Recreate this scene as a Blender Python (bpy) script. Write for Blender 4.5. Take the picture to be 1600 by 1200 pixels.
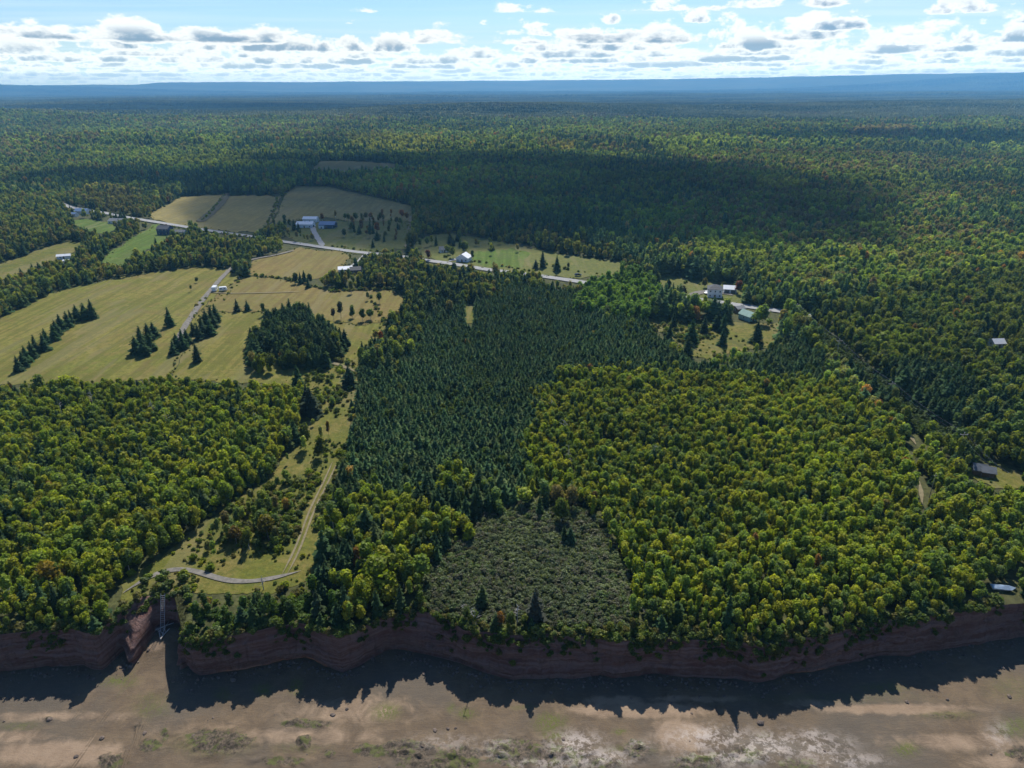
import bpy, bmesh, math, random
import numpy as np
from mathutils import Vector, Matrix

random.seed(7)
rng = np.random.default_rng(11)
scene = bpy.context.scene
for o in list(bpy.data.objects):
    bpy.data.objects.remove(o)
COL = scene.collection
R = math.radians

# ------------------------------------------------------------------ camera
CAM_H = 115.0
PITCH = 23.6
ROLL = 0.25
F = 1067.0
cam_data = bpy.data.cameras.new('camera')
cam_data.lens = 24.0
cam_data.sensor_width = 36.0
cam_data.clip_start = 1.0
cam_data.clip_end = 90000.0
cam = bpy.data.objects.new('camera', cam_data)
COL.objects.link(cam)
M_CAM = Matrix.Rotation(R(90 - PITCH), 3, 'X') @ Matrix.Rotation(R(-ROLL), 3, 'Z')
cam.matrix_world = Matrix.Translation((0, 0, CAM_H)) @ M_CAM.to_4x4()
scene.camera = cam
MC = np.array(M_CAM)

# ------------------------------------------------------------------ sun, sky, exposure
SUN_EL, SUN_AZ = 48.0, 5.0          # azimuth measured from +Y towards +X
sun_data = bpy.data.lights.new('sun', 'SUN')
sun_data.energy = 4.4
sun_data.angle = R(0.53)
sun_data.color = (1.0, 0.95, 0.87)
sun = bpy.data.objects.new('sun', sun_data)
COL.objects.link(sun)
SUN_DIR = Vector((math.sin(R(SUN_AZ)) * math.cos(R(SUN_EL)), math.cos(R(SUN_AZ)) * math.cos(R(SUN_EL)), math.sin(R(SUN_EL))))
sun.rotation_euler = SUN_DIR.to_track_quat('Z', 'Y').to_euler()
sun.location = (0, 0, 400)

world = bpy.data.worlds.new('World')
scene.world = world
world.use_nodes = True
SKY_STRENGTH = 0.080
HAZE_DENSITY = 9.0e-5
HAZE_COLOR = (0.22, 0.57, 0.98)
HAZE_ANISO = 0.45


def build_world():
    nt = world.node_tree
    N, L = nt.nodes, nt.links
    N.clear()
    out = N.new('ShaderNodeOutputWorld')
    bg = N.new('ShaderNodeBackground')
    bg.inputs['Strength'].default_value = SKY_STRENGTH
    L.new(bg.outputs[0], out.inputs[0])
    sky = N.new('ShaderNodeTexSky')
    sky.sky_type = 'NISHITA'
    sky.sun_disc = False
    sky.sun_elevation = R(SUN_EL)
    sky.sun_rotation = R(SUN_AZ)
    sky.altitude = 100
    sky.air_density = 1.0
    sky.dust_density = 0.6
    sky.ozone_density = 2.0

    def math_(op, a, b=None, c=None, clamp=False):
        n = N.new('ShaderNodeMath'); n.operation = op; n.use_clamp = clamp
        for i, v in enumerate((a, b, c)):
            if v is None: continue
            if isinstance(v, (int, float)): n.inputs[i].default_value = v
            else: L.new(v, n.inputs[i])
        return n.outputs[0]

    def mix(fac, a, b):
        n = N.new('ShaderNodeMix'); n.data_type = 'RGBA'
        if isinstance(fac, (int, float)): n.inputs[0].default_value = fac
        else: L.new(fac, n.inputs[0])
        for i, v in ((6, a), (7, b)):
            if isinstance(v, tuple): n.inputs[i].default_value = (*v, 1)
            else: L.new(v, n.inputs[i])
        return n.outputs[2]

    def ramp(v, lo, hi):
        n = N.new('ShaderNodeMapRange'); n.interpolation_type = 'SMOOTHSTEP'
        L.new(v, n.inputs[0])
        n.inputs[1].default_value = lo; n.inputs[2].default_value = hi
        return n.outputs[0]

    tc = N.new('ShaderNodeTexCoord')
    sep = N.new('ShaderNodeSeparateXYZ')
    L.new(tc.outputs['Generated'], sep.inputs[0])
    z = math_('MAXIMUM', sep.outputs[2], 0.0035)
    z = math_('ADD', z, 0.004)
    base_col = mix(1.0, sky.outputs[0], (.56, .78, 1.06)); base_col.node.blend_type = 'MULTIPLY'
    # thin high cirrus
    vx = math_('DIVIDE', sep.outputs[0], z); vy = math_('DIVIDE', sep.outputs[1], z)
    comb = N.new('ShaderNodeCombineXYZ'); L.new(vx, comb.inputs[0]); L.new(vy, comb.inputs[1])
    mp = N.new('ShaderNodeMapping'); L.new(comb.outputs[0], mp.inputs[0])
    mp.inputs['Rotation'].default_value = (0, 0, R(35)); mp.inputs['Scale'].default_value = (0.10, 0.35, 1)
    nz = N.new('ShaderNodeTexNoise'); L.new(mp.outputs[0], nz.inputs[0])
    nz.inputs['Scale'].default_value = 1.0; nz.inputs['Detail'].default_value = 5; nz.inputs['Roughness'].default_value = 0.55
    cir = math_('MULTIPLY', ramp(nz.outputs[0], 0.40, 0.72), 0.55)
    low = ramp(sep.outputs[2], 0.16, 0.0)
    cir = math_('ADD', cir, math_('MULTIPLY', low, 0.30), clamp=True)
    cir = math_('MULTIPLY', cir, ramp(sep.outputs[2], 0.35, 0.10))
    col = mix(cir, base_col, (6.6, 7.9, 9.1))
    # cumulus in rows one behind the other: flat bases, heaped tops, smaller and closer together towards the horizon
    r2 = math_('SQRT', math_('ADD', math_('MULTIPLY', sep.outputs[0], sep.outputs[0]), math_('MULTIPLY', sep.outputs[1], sep.outputs[1])))
    r2 = math_('MAXIMUM', r2, 0.02)
    cxn = math_('DIVIDE', sep.outputs[0], r2); cyn = math_('DIVIDE', sep.outputs[1], r2)
    eld = math_('MULTIPLY', math_('DIVIDE', sep.outputs[2], r2), 57.3)
    ROWS = [(.30, .42, -.03), (.50, .50, -.02), (.72, .60, .0), (.98, .70, .0), (1.28, .85, .005), (1.62, .95, .01), (2.0, 1.15, .01), (2.45, 1.35, .015), (2.95, 1.5, .02), (3.5, 1.3, .05), (4.2, 1.3, .075), (5.0, 1.5, .085),
            (6.3, 2.0, .10), (8.2, 2.6, .11), (11, 3.5, .115), (15, 5, .12), (22, 8, .12), (33, 12, .13)]
    for ri, (e0, hh_, thr) in enumerate(ROWS):
        v = math_('DIVIDE', math_('SUBTRACT', eld, e0), hh_)
        k = 57.3 / (hh_ * (2.7, 3.5, 2.3, 4.0, 3.0)[ri % 5])
        c3 = N.new('ShaderNodeCombineXYZ')
        L.new(math_('MULTIPLY', cxn, k), c3.inputs[0]); L.new(math_('MULTIPLY', cyn, k), c3.inputs[1])
        L.new(math_('ADD', math_('MULTIPLY', v, .58), ri * 7.31 + 2.2), c3.inputs[2])
        n1 = N.new('ShaderNodeTexNoise'); L.new(c3.outputs[0], n1.inputs[0])
        n1.inputs['Scale'].default_value = 1.0; n1.inputs['Detail'].default_value = 7; n1.inputs['Roughness'].default_value = 0.60
        vpos = math_('MAXIMUM', v, 0.0)
        cap = math_('MULTIPLY', math_('POWER', vpos, 1.6), .17)
        neg = math_('MULTIPLY', math_('MAXIMUM', math_('MULTIPLY', v, -1.0), 0.0), .9)
        d = math_('SUBTRACT', math_('SUBTRACT', n1.outputs[0], .430 + thr - (.028 if .6 < e0 < 3.1 else 0)), math_('ADD', cap, neg))
        if e0 > 3.2:       # the west (left) is clearer
            d = math_('SUBTRACT', d, math_('MULTIPLY', ramp(cxn, 0.12, -0.35), .14))
        mask = ramp(d, -0.008, .052)
        core = math_('MULTIPLY', ramp(d, .05, .17), ramp(v, .70, .10))
        f_ = min(1, e0 / 3.0)
        dark = (4.5 - 2.3 * f_, 5.6 - 2.3 * f_, 7.0 - 2.1 * f_)
        lite = (7.9 + .9 * f_, 8.3 + .7 * f_, 8.7 + .5 * f_)
        col = mix(mask, col, mix(core, lite, dark))
    # air thickening to the horizon
    hz = ramp(sep.outputs[2], 0.030, 0.0)
    col = mix(math_('MULTIPLY', hz, 0.55), col, (5.4, 6.7, 8.0))
    # air between here and the clouds is the haze box: what stands behind it is as bright as it is at the far side
    path = math_('MINIMUM', math_('DIVIDE', 285.0, math_('MAXIMUM', sep.outputs[2], .004)), 17500.0)
    tr = math_('EXPONENT', math_('MULTIPLY', path, -HAZE_DENSITY))
    e_ = N.new('ShaderNodeVectorMath'); e_.operation = 'SCALE'; e_.inputs[0].default_value = (.6, 1.95, 5.2)
    L.new(math_('SUBTRACT', 1.0, tr), e_.inputs['Scale'])
    sb = N.new('ShaderNodeVectorMath'); sb.operation = 'SUBTRACT'; L.new(col, sb.inputs[0]); L.new(e_.outputs[0], sb.inputs[1])
    dv = N.new('ShaderNodeVectorMath'); dv.operation = 'SCALE'; L.new(sb.outputs[0], dv.inputs[0]); L.new(math_('DIVIDE', 1.0, tr), dv.inputs['Scale'])
    L.new(dv.outputs[0], bg.inputs[0])


build_world()
world.cycles.sampling_method = 'MANUAL'
world.cycles.sample_map_resolution = 512
scene.view_settings.view_transform = 'Standard'
scene.view_settings.look = 'None'
scene.view_settings.exposure = 0.45
scene.view_settings.gamma = 1.0
scene.view_settings.use_curve_mapping = False
scene.render.engine = 'CYCLES'
cy = scene.cycles
cy.max_bounces = 4; cy.diffuse_bounces = 2; cy.glossy_bounces = 2; cy.transmission_bounces = 2
cy.volume_bounces = 0; cy.transparent_max_bounces = 12
cy.use_denoising = True
cy.denoiser = 'OPENIMAGEDENOISE'
cy.denoising_input_passes = 'RGB_ALBEDO_NORMAL'
cy.use_adaptive_sampling = False
cy.sample_clamp_indirect = 4.0

# ------------------------------------------------------------------ numeric helpers


def sstep(a, b, x):
    t = np.clip((np.asarray(x, float) - a) / (b - a), 0, 1)
    return t * t * (3 - 2 * t)


_perm = rng.random((256, 256))


def vnoise(x, y):
    x = np.asarray(x, float); y = np.asarray(y, float)
    xi = np.floor(x).astype(int); yi = np.floor(y).astype(int)
    fx = x - xi; fy = y - yi
    fx = fx * fx * (3 - 2 * fx); fy = fy * fy * (3 - 2 * fy)
    a = _perm[xi & 255, yi & 255]; b = _perm[(xi + 1) & 255, yi & 255]
    c = _perm[xi & 255, (yi + 1) & 255]; d = _perm[(xi + 1) & 255, (yi + 1) & 255]
    return (a * (1 - fx) + b * fx) * (1 - fy) + (c * (1 - fx) + d * fx) * fy


def fbm(x, y, o=4):
    s = 0; a = 0.5; t = 0
    for i in range(o):
        s = s + a * vnoise(x * 2 ** i + 13.7 * i, y * 2 ** i + 7.1 * i); t += a; a *= 0.5
    return s / t            # 0..1


def project(x, y, z):
    p = np.stack(np.broadcast_arrays(np.asarray(x, float), np.asarray(y, float), np.asarray(z, float) - CAM_H), -1)
    c = p @ MC
    w = np.maximum(-c[..., 2], 0.01)
    return 800 + F * c[..., 0] / w, 600 - F * c[..., 1] / w, -c[..., 2]


def ray(u, v):
    return MC @ np.array([(u - 800) / F, (600 - v) / F, -1.0])


HILL_U = [-900, 0, 215, 250, 420, 600, 800, 1000, 1200, 1400, 1600, 2500]
HILL_P = [3, 3.2, 3.5, 6.0, 6.6, 6.4, 7.0, 8.0, 10.0, 12.5, 13.0, 10]


def edge_top(x):
    return np.interp(x, TOP_X, TOP_Y) + 2.6 * (fbm(np.asarray(x) * 0.16, 3.3, 5) - .5)


def height(x, y):
    x = np.asarray(x, float); y = np.asarray(y, float)
    d = np.hypot(x, y)
    h = 1.6 * np.sin(x / 70 + 1.0) * np.sin(y / 83 + .6) * sstep(150, 320, y)
    h = h + sstep(700, 1700, d) * (18 * (fbm(x / 900 + 5, y / 700, 3) - 0.5) * 2)
    h = h + 26 * np.exp(-((y - 2900 - 0.25 * x) / 650) ** 2) * (0.5 + fbm(x / 1500, y / 3000 + 4, 2))
    h = h + sstep(2500, 6000, d) * 40 * (fbm(x / 3000 + 9, y / 1900 + 2, 3) - 0.55)
    uu = 800 + 1164 * x / np.maximum(y, 1.0)
    hh = 115 + 16000 / 1164 * np.interp(uu, HILL_U, HILL_P) + 26 * (fbm(uu / 70, 1.5, 3) - 0.5)
    h = h * (1 - sstep(11000, 14500, d)) + hh * sstep(12500, 15800, d)
    return h


def ground(u, v):
    """world point on the land seen at photo pixel (u, v)"""
    d = ray(u, v)
    z = 0.0
    for _ in range(12):
        t = (z - CAM_H) / d[2]
        x, y = d[0] * t, d[1] * t
        if math.hypot(x, y) > 2300: break
        z = 0.5 * z + 0.5 * float(height(x, y))
    return x, y, float(height(x, y))


def at_z(u, v, z):
    d = ray(u, v); t = (z - CAM_H) / d[2]
    return d[0] * t, d[1] * t


def inpoly(px, py, poly):
    inside = np.zeros(px.shape, bool)
    n = len(poly)
    for i in range(n):
        x1, y1 = poly[i]; x2, y2 = poly[(i + 1) % n]
        if y1 == y2: continue
        c = ((y1 > py) != (y2 > py)) & (px < (x2 - x1) * (py - y1) / (y2 - y1) + x1)
        inside ^= c
    return inside


# ------------------------------------------------------------------ object helpers
def tag(o, label=None, cat=None, group=None, kind=None):
    if label: o['label'] = label
    if cat: o['category'] = cat
    if group: o['group'] = group
    if kind: o['kind'] = kind
    return o


def link(o, parent=None):
    COL.objects.link(o)
    if parent is not None: o.parent = parent
    return o


def empty(name, loc, rz=0.0, **k):
    o = bpy.data.objects.new(name, None)
    o.location = loc; o.rotation_euler = (0, 0, rz)
    o.empty_display_size = 0.5
    link(o); tag(o, **k)
    return o


def mesh_np(name, verts, faces, mats, mat_idx=None, attrs=None, smooth=False):
    """verts (n,3), faces: list of tuples or (m,k) array"""
    me = bpy.data.meshes.new(name)
    verts = np.asarray(verts, dtype=np.float32)
    if isinstance(faces, np.ndarray):
        m, k = faces.shape
        me.vertices.add(len(verts)); me.vertices.foreach_set('co', verts.ravel())
        me.loops.add(m * k); me.loops.foreach_set('vertex_index', faces.astype(np.int32).ravel())
        me.polygons.add(m)
        me.polygons.foreach_set('loop_start', np.arange(0, m * k, k, dtype=np.int32))
        me.update(calc_edges=True)
        me.validate()
    else:
        me.from_pydata([tuple(map(float, v)) for v in verts], [], faces)
        me.update()
    for mt in mats: me.materials.append(mt)
    if mat_idx is not None: me.polygons.foreach_set('material_index', np.asarray(mat_idx, dtype=np.int32))
    if attrs:
        for nme, (typ, dat) in attrs.items():
            a = me.attributes.new(nme, typ, 'POINT')
            key = {'FLOAT': 'value', 'INT': 'value', 'FLOAT_VECTOR': 'vector', 'FLOAT_COLOR': 'color'}[typ]
            a.data.foreach_set(key, np.asarray(dat, dtype=np.int32 if typ == 'INT' else np.float32).ravel())
    if smooth: me.polygons.foreach_set('use_smooth', np.ones(len(me.polygons), bool))
    return me


def obj(name, me, parent=None, **k):
    o = bpy.data.objects.new(name, me)
    link(o, parent); tag(o, **k)
    return o


class MB:
    """collects simple solids into one mesh"""
    def __init__(s): s.v = []; s.f = []

    def add(s, vs, fs):
        b = len(s.v); s.v += [tuple(p) for p in vs]; s.f += [tuple(i + b for i in f) for f in fs]; return s

    def box(s, x0, x1, y0, y1, z0, z1):
        vs = [(x, y, z) for z in (z0, z1) for y in (y0, y1) for x in (x0, x1)]
        return s.add(vs, [(0, 2, 3, 1), (4, 5, 7, 6), (0, 1, 5, 4), (2, 6, 7, 3), (0, 4, 6, 2), (1, 3, 7, 5)])

    def tube(s, pts, rads, n=6, cap=True):
        pts = [Vector(p) for p in pts]
        if not isinstance(rads, (list, tuple)): rads = [rads] * len(pts)
        rings = []
        for i, p in enumerate(pts):
            t = (pts[min(i + 1, len(pts) - 1)] - pts[max(i - 1, 0)])
            if t.length < 1e-6: t = Vector((0, 0, 1))
            t.normalize()
            a = t.orthogonal().normalized() if i == 0 else (a - t * a.dot(t)).normalized()
            b = t.cross(a)
            rings.append([p + (a * math.cos(2 * math.pi * k / n) + b * math.sin(2 * math.pi * k / n)) * rads[i] for k in range(n)])
        vs = [q for r in rings for q in r]
        fs = []
        for i in range(len(pts) - 1):
            for k in range(n):
                fs.append((i * n + k, i * n + (k + 1) % n, (i + 1) * n + (k + 1) % n, (i + 1) * n + k))
        if cap:
            fs.append(tuple(range(n))[::-1]); fs.append(tuple((len(pts) - 1) * n + k for k in range(n)))
        return s.add(vs, fs)

    def build(s, name, mat, parent=None, **k):
        me = bpy.data.meshes.new(name)
        me.from_pydata(s.v, [], s.f); me.update(); me.materials.append(mat)
        return obj(name, me, parent, **k)


# ------------------------------------------------------------------ materials
class NT:
    def __init__(s, name):
        s.m = bpy.data.materials.new(name); s.m.use_nodes = True
        s.t = s.m.node_tree; s.N = s.t.nodes; s.L = s.t.links
        s.N.clear()
        s.out = s.N.new('ShaderNodeOutputMaterial')

    def set(s, node, key, v):
        if v is None: return
        if isinstance(v, (int, float)): node.inputs[key].default_value = v
        elif isinstance(v, tuple):
            node.inputs[key].default_value = v if len(v) == len(node.inputs[key].default_value) else (*v, 1)
        else: s.L.new(v, node.inputs[key])

    def math(s, op, a, b=None, clamp=False):
        n = s.N.new('ShaderNodeMath'); n.operation = op; n.use_clamp = clamp
        s.set(n, 0, a); s.set(n, 1, b); return n.outputs[0]

    def mix(s, f, a, b, bt='MIX'):
        n = s.N.new('ShaderNodeMix'); n.data_type = 'RGBA'; n.blend_type = bt
        s.set(n, 0, f); s.set(n, 6, a); s.set(n, 7, b); return n.outputs[2]

    def noise(s, scale, detail=4, rough=.55, vec=None, stretch=None, rot=0.0, dist=0.0):
        if vec is None:
            g = s.N.new('ShaderNodeNewGeometry'); vec = g.outputs['Position']
        if stretch:
            mp = s.N.new('ShaderNodeMapping'); s.L.new(vec, mp.inputs[0]); mp.inputs['Scale'].default_value = stretch
            mp.inputs['Rotation'].default_value = (0, 0, rot); vec = mp.outputs[0]
        n = s.N.new('ShaderNodeTexNoise'); s.L.new(vec, n.inputs[0])
        n.inputs['Scale'].default_value = scale; n.inputs['Detail'].default_value = detail
        n.inputs['Roughness'].default_value = rough; n.inputs['Distortion'].default_value = dist
        return n.outputs[0]

    def ramp(s, v, lo, hi, a=0.0, b=1.0):
        n = s.N.new('ShaderNodeMapRange'); n.interpolation_type = 'SMOOTHSTEP'
        s.set(n, 0, v); n.inputs[1].default_value = lo; n.inputs[2].default_value = hi
        n.inputs[3].default_value = a; n.inputs[4].default_value = b
        return n.outputs[0]

    def attr(s, name, typ='GEOMETRY', out='Color'):
        n = s.N.new('ShaderNodeAttribute'); n.attribute_name = name; n.attribute_type = typ
        return n.outputs[out]

    def bump(s, h, strength, dist):
        n = s.N.new('ShaderNodeBump'); s.set(n, 'Height', h)
        n.inputs['Strength'].default_value = strength; n.inputs['Distance'].default_value = dist
        return n.outputs[0]

    def pbr(s, col, rough=.8, metal=0., normal=None, spec=.3):
        b = s.N.new('ShaderNodeBsdfPrincipled')
        s.set(b, 'Base Color', col); s.set(b, 'Roughness', rough); s.set(b, 'Metallic', metal)
        s.set(b, 'Specular IOR Level', spec)
        if normal is not None: s.L.new(normal, b.inputs['Normal'])
        return b.outputs[0]

    def finish(s, sh):
        s.L.new(sh, s.out.inputs[0]); return s.m


def mat_plain(name, c, rough=.7, var=.18, scale=.6, metal=0., spec=.35):
    n = NT(name)
    v = n.noise(scale, 3)
    dark = tuple(x * (1 - var) for x in c); lite = tuple(min(1, x * (1 + var)) for x in c)
    return n.finish(n.pbr(n.mix(n.ramp(v, .3, .7), dark, lite), rough, metal, spec=spec))


def mat_field(name, a, b, c, mow=None, scale=.02):
    """dry or green grassland: three soil/grass tones by patch, fine tufts, optional mowing direction"""
    n = NT(name)
    big = n.ramp(n.noise(scale, 4, .6), .35, .65)
    mid = n.ramp(n.noise(scale * 7, 5, .62), .42, .66)
    col = n.mix(big, a, b)
    col = n.mix(n.math('MULTIPLY', mid, .75), col, c)
    if mow is not None:
        st = n.noise(.35, 3, .5, stretch=(1.0, .05, 1.0), rot=mow)
        col = n.mix(n.ramp(st, .44, .58, 0, .62), col, tuple(x * .62 for x in a))
    tuft = n.noise(1.3, 6, .75)
    col = n.mix(n.ramp(n.noise(.45, 6, .8), .35, .7, .0, .75), col, tuple(x * .55 for x in a))
    spot = n.noise(.12, 5, .7, dist=1.0)
    col = n.mix(n.ramp(n.noise(.035, 6, .72, dist=.8), .50, .66, 0, .75), col, tuple(x * .72 + .012 for x in c))
    col = n.mix(n.ramp(spot, .56, .70, 0, .7), col, tuple((x * 1.0 + y) * .5 for x, y in zip((.25, .2, .09), b)))
    col = n.mix(1.0, col, (1.0, .98, .78), 'MULTIPLY')
    trk = n.noise(.09, 3, .5, stretch=(1.0, .12, 1.0), rot=R(60) if mow is None else mow + .25, dist=.5)
    col = n.mix(n.ramp(trk, .55, .62, 0, .35), col, (.20, .17, .085))
    return n.finish(n.pbr(col, .95, normal=n.bump(tuft, .8, .35), spec=.1))


MAT = {}
MAT['hay_olive'] = mat_field('hay_olive', (.165, .175, .042), (.230, .205, .062), (.200, .155, .060), mow=R(40))
MAT['hay_brown'] = mat_field('hay_brown', (.23, .175, .078), (.185, .17, .058), (.19, .175, .05), mow=R(12))
MAT['hay_tan'] = mat_field('hay_tan', (.30, .25, .11), (.25, .215, .09), (.20, .175, .08), mow=R(-20))
MAT['lawn'] = mat_field('lawn', (.10, .17, .030), (.13, .19, .040), (.12, .15, .042), mow=R(-30))
MAT['rough_grass'] = mat_field('rough_grass', (.150, .160, .035), (.210, .170, .065), (.095, .115, .034), scale=.07)
MAT['pale_grass'] = mat_field('pale_grass', (.14, .16, .05), (.17, .17, .06), (.12, .14, .05), scale=.03)
MAT['far_grass'] = mat_field('far_grass', (.11, .12, .055), (.14, .13, .06), (.10, .11, .05), scale=.02)


def mat_ground():
    n = NT('forest_floor')
    fine = n.noise(.5, 6, .7)
    col = n.mix(n.ramp(fine, .35, .65), (.040, .045, .018), (.100, .105, .038))
    col = n.mix(n.ramp(n.noise(.03, 4), .45, .7, 0, .6), col, (.065, .062, .030))
    # far country the trees of which are too small to tell apart
    far = n.attr('far', out='Fac')
    f1 = n.noise(.0011, 6, .62, stretch=(1, 1.6, 1)); f2 = n.noise(.006, 6, .7)
    fc = n.mix(n.ramp(f1, .38, .62), (.035, .058, .024), (.095, .100, .036))
    fc = n.mix(n.ramp(f2, .52, .68, 0, .7), fc, (.085, .070, .034))
    col = n.mix(far, col, fc)
    return n.finish(n.pbr(col, .95, normal=n.bump(fine, .6, .3), spec=.1))


MAT['ground'] = mat_ground()


def mat_beach():
    n = NT('mud_flat')
    cov = n.N.new('ShaderNodeSeparateColor'); n.L.new(n.attr('cover'), cov.inputs[0])
    sand, algae, rock = cov.outputs
    wet = n.attr('wet', out='Fac')
    fine = n.noise(2.4, 8, .78); mid = n.noise(.22, 6, .65, dist=.6); big = n.noise(.045, 4, .6)
    rip = n.noise(.9, 4, .6, stretch=(.35, 1.6, 1), rot=R(12), dist=.8)
    mud = n.mix(n.ramp(mid, .35, .65), (.108, .072, .038), (.170, .116, .062))
    mud = n.mix(n.ramp(big, .4, .62, 0, .75), mud, (.098, .082, .060))
    mud = n.mix(n.ramp(fine, .3, .72, 0, .55), mud, (.085, .068, .055))
    mud = n.mix(n.ramp(rip, .5, .7, 0, .3), mud, (.175, .125, .080))
    sandc = n.mix(n.ramp(mid, .3, .7), (.230, .158, .098), (.295, .210, .135))
    sandc = n.mix(n.ramp(fine, .3, .72, 0, .22), sandc, (.20, .14, .10))
    col = n.mix(n.ramp(n.math('ADD', sand, n.math('MULTIPLY', n.math('SUBTRACT', mid, .5), .9)), .22, .70), mud, sandc)
    ga = n.math('MULTIPLY', algae, n.ramp(n.noise(2.2, 8, .8, stretch=(1, .5, 1), rot=R(-35)), .43, .53))
    col = n.mix(n.math('MINIMUM', ga, .85), col, (.095, .108, .016))
    rr = n.ramp(n.math('ADD', rock, n.math('MULTIPLY', n.math('SUBTRACT', n.noise(.55, 7, .75), .5), 1.5)), .40, .58)
    weed = n.mix(n.ramp(n.noise(1.6, 6, .7), .4, .62), (.040, .032, .018), (.13, .095, .065))
    weed = n.mix(n.ramp(n.noise(.45, 6, .7), .47, .58, 0, .85), weed, (.085, .095, .020))
    col = n.mix(rr, col, weed)
    pale = n.math('MULTIPLY', wet, n.ramp(n.noise(.55, 9, .78, dist=.25), .46, .56))
    col = n.mix(n.math('MULTIPLY', pale, .66), col, (.48, .41, .36))  # pale wet rock, with white glints of the sun painted into the same colour
    rough = n.math('SUBTRACT', .85, n.math('MULTIPLY', n.math('MULTIPLY', wet, n.ramp(mid, .35, .6)), .42))
    return n.finish(n.pbr(col, rough, normal=n.bump(n.math('ADD', fine, n.math('MULTIPLY', rip, .6)), .7, .22), spec=.4))


MAT['beach'] = mat_beach()


def mat_cliff():
    n = NT('red_clay_cliff')
    st = n.noise(1.0, 5, .6, stretch=(.05, .05, 1.5), dist=.4)
    nz = n.noise(.5, 7, .7); streak = n.noise(1.0, 5, .6, stretch=(1.0, 1.0, .12))
    col = n.mix(n.ramp(st, .38, .62), (.205, .100, .078), (.310, .190, .155))
    col = n.mix(n.ramp(nz, .45, .68, 0, .7), col, (.29, .19, .165))
    col = n.mix(n.ramp(streak, .5, .7, 0, .5), col, (.13, .075, .06))
    return n.finish(n.pbr(col, .95, normal=n.bump(n.math('ADD', st, n.math('ADD', n.noise(1.6, 8, .8), streak)), 1.0, 1.0), spec=.15))


MAT['cliff'] = mat_cliff()


def mat_gravel(name, a, b):
    n = NT(name)
    f = n.noise(.8, 6, .7)
    return n.finish(n.pbr(n.mix(n.ramp(f, .3, .7), a, b), .95, normal=n.bump(f, .5, .1), spec=.15))


MAT['road'] = mat_gravel('worn_pale_road', (.25, .25, .245), (.36, .355, .34))
MAT['gravel'] = mat_gravel('grey_gravel', (.13, .122, .105), (.23, .21, .18))
MAT['soil'] = mat_gravel('ploughed_soil', (.085, .075, .045), (.13, .115, .06))
MAT['dirt'] = mat_gravel('dirt_track', (.16, .14, .08), (.24, .20, .12))


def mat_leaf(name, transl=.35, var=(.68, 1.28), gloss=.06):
    """leaf mass: its hue comes from the tree, each tuft a little lighter or darker, the inner mass darkened to paint in its shade"""
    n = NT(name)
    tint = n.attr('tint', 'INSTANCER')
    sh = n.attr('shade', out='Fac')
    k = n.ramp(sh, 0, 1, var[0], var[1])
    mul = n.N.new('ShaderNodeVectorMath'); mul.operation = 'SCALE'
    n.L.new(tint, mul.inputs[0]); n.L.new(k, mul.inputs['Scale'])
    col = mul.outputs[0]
    d = n.N.new('ShaderNodeBsdfDiffuse'); n.L.new(col, d.inputs[0])
    t = n.N.new('ShaderNodeBsdfTranslucent')
    tc = n.mix(1.0, col, (1.25, 1.30, .42), 'MULTIPLY')
    n.L.new(tc, t.inputs[0])
    g = n.N.new('ShaderNodeBsdfGlossy'); g.inputs['Roughness'].default_value = .5; n.set(g, 0, (.8, .85, .8))
    a = n.N.new('ShaderNodeMixShader'); a.inputs[0].default_value = transl
    n.L.new(d.outputs[0], a.inputs[1]); n.L.new(t.outputs[0], a.inputs[2])
    b = n.N.new('ShaderNodeMixShader'); b.inputs[0].default_value = gloss * .5
    n.L.new(a.outputs[0], b.inputs[1]); n.L.new(g.outputs[0], b.inputs[2])
    return n.finish(b.outputs[0])


MAT['leaf'] = mat_leaf('broad_leaves', .50, (.76, 1.34), .02)
MAT['needle'] = mat_leaf('spruce_needles', .30, (.82, 1.25), 0.0)


def mat_far_leaf():
    n = NT('distant_leaves')
    sh = n.attr('shade', out='Fac')
    f1 = n.noise(.0009, 5, .6, stretch=(1, 1.8, 1)); f2 = n.noise(.004, 5, .7); f3 = n.noise(.0023, 4, .6)
    c = n.mix(n.ramp(f1, .42, .58), (.055, .085, .038), (.25, .24, .085))
    c = n.mix(n.ramp(f3, .55, .68, 0, .65), c, (.160, .095, .055))
    c = n.mix(n.ramp(n.math('ADD', sh, n.math('MULTIPLY', f2, .6)), .55, 1.1, 0, .8), c, (.17, .17, .050))
    return n.finish(n.pbr(c, .9, spec=.1))


MAT['far_leaf'] = mat_far_leaf()
MAT['bark_grey'] = mat_plain('grey_bark', (.16, .14, .12), .9, .3, 2)
MAT['bark_pale'] = mat_plain('pale_bark', (.42, .40, .36), .8, .3, 3)
MAT['bark_brown'] = mat_plain('brown_bark', (.085, .065, .05), .9, .3, 2)
MAT['dead_wood'] = mat_plain('bleached_wood', (.42, .40, .37), .8, .2, 2)
MAT['white'] = mat_plain('white_siding', (.78, .79, .80), .6, .05)
MAT['white_roof'] = mat_plain('pale_metal_roof', (.72, .74, .76), .45, .06)
MAT['grey_roof'] = mat_plain('grey_shingle_roof', (.16, .17, .18), .8, .15)
MAT['dark_roof'] = mat_plain('dark_shingle_roof', (.055, .06, .07), .7, .2)
MAT['navy'] = mat_plain('navy_siding', (.05, .07, .13), .6, .1)
MAT['blue_roof'] = mat_plain('blue_metal_roof', (.13, .20, .33), .45, .1)
MAT['teal'] = mat_plain('pale_teal_siding', (.33, .50, .46), .6, .08)
MAT['teal_roof'] = mat_plain('green_metal_roof', (.22, .36, .30), .5, .08)
MAT['brick'] = mat_plain('red_brick', (.30, .12, .08), .9, .2)
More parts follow.
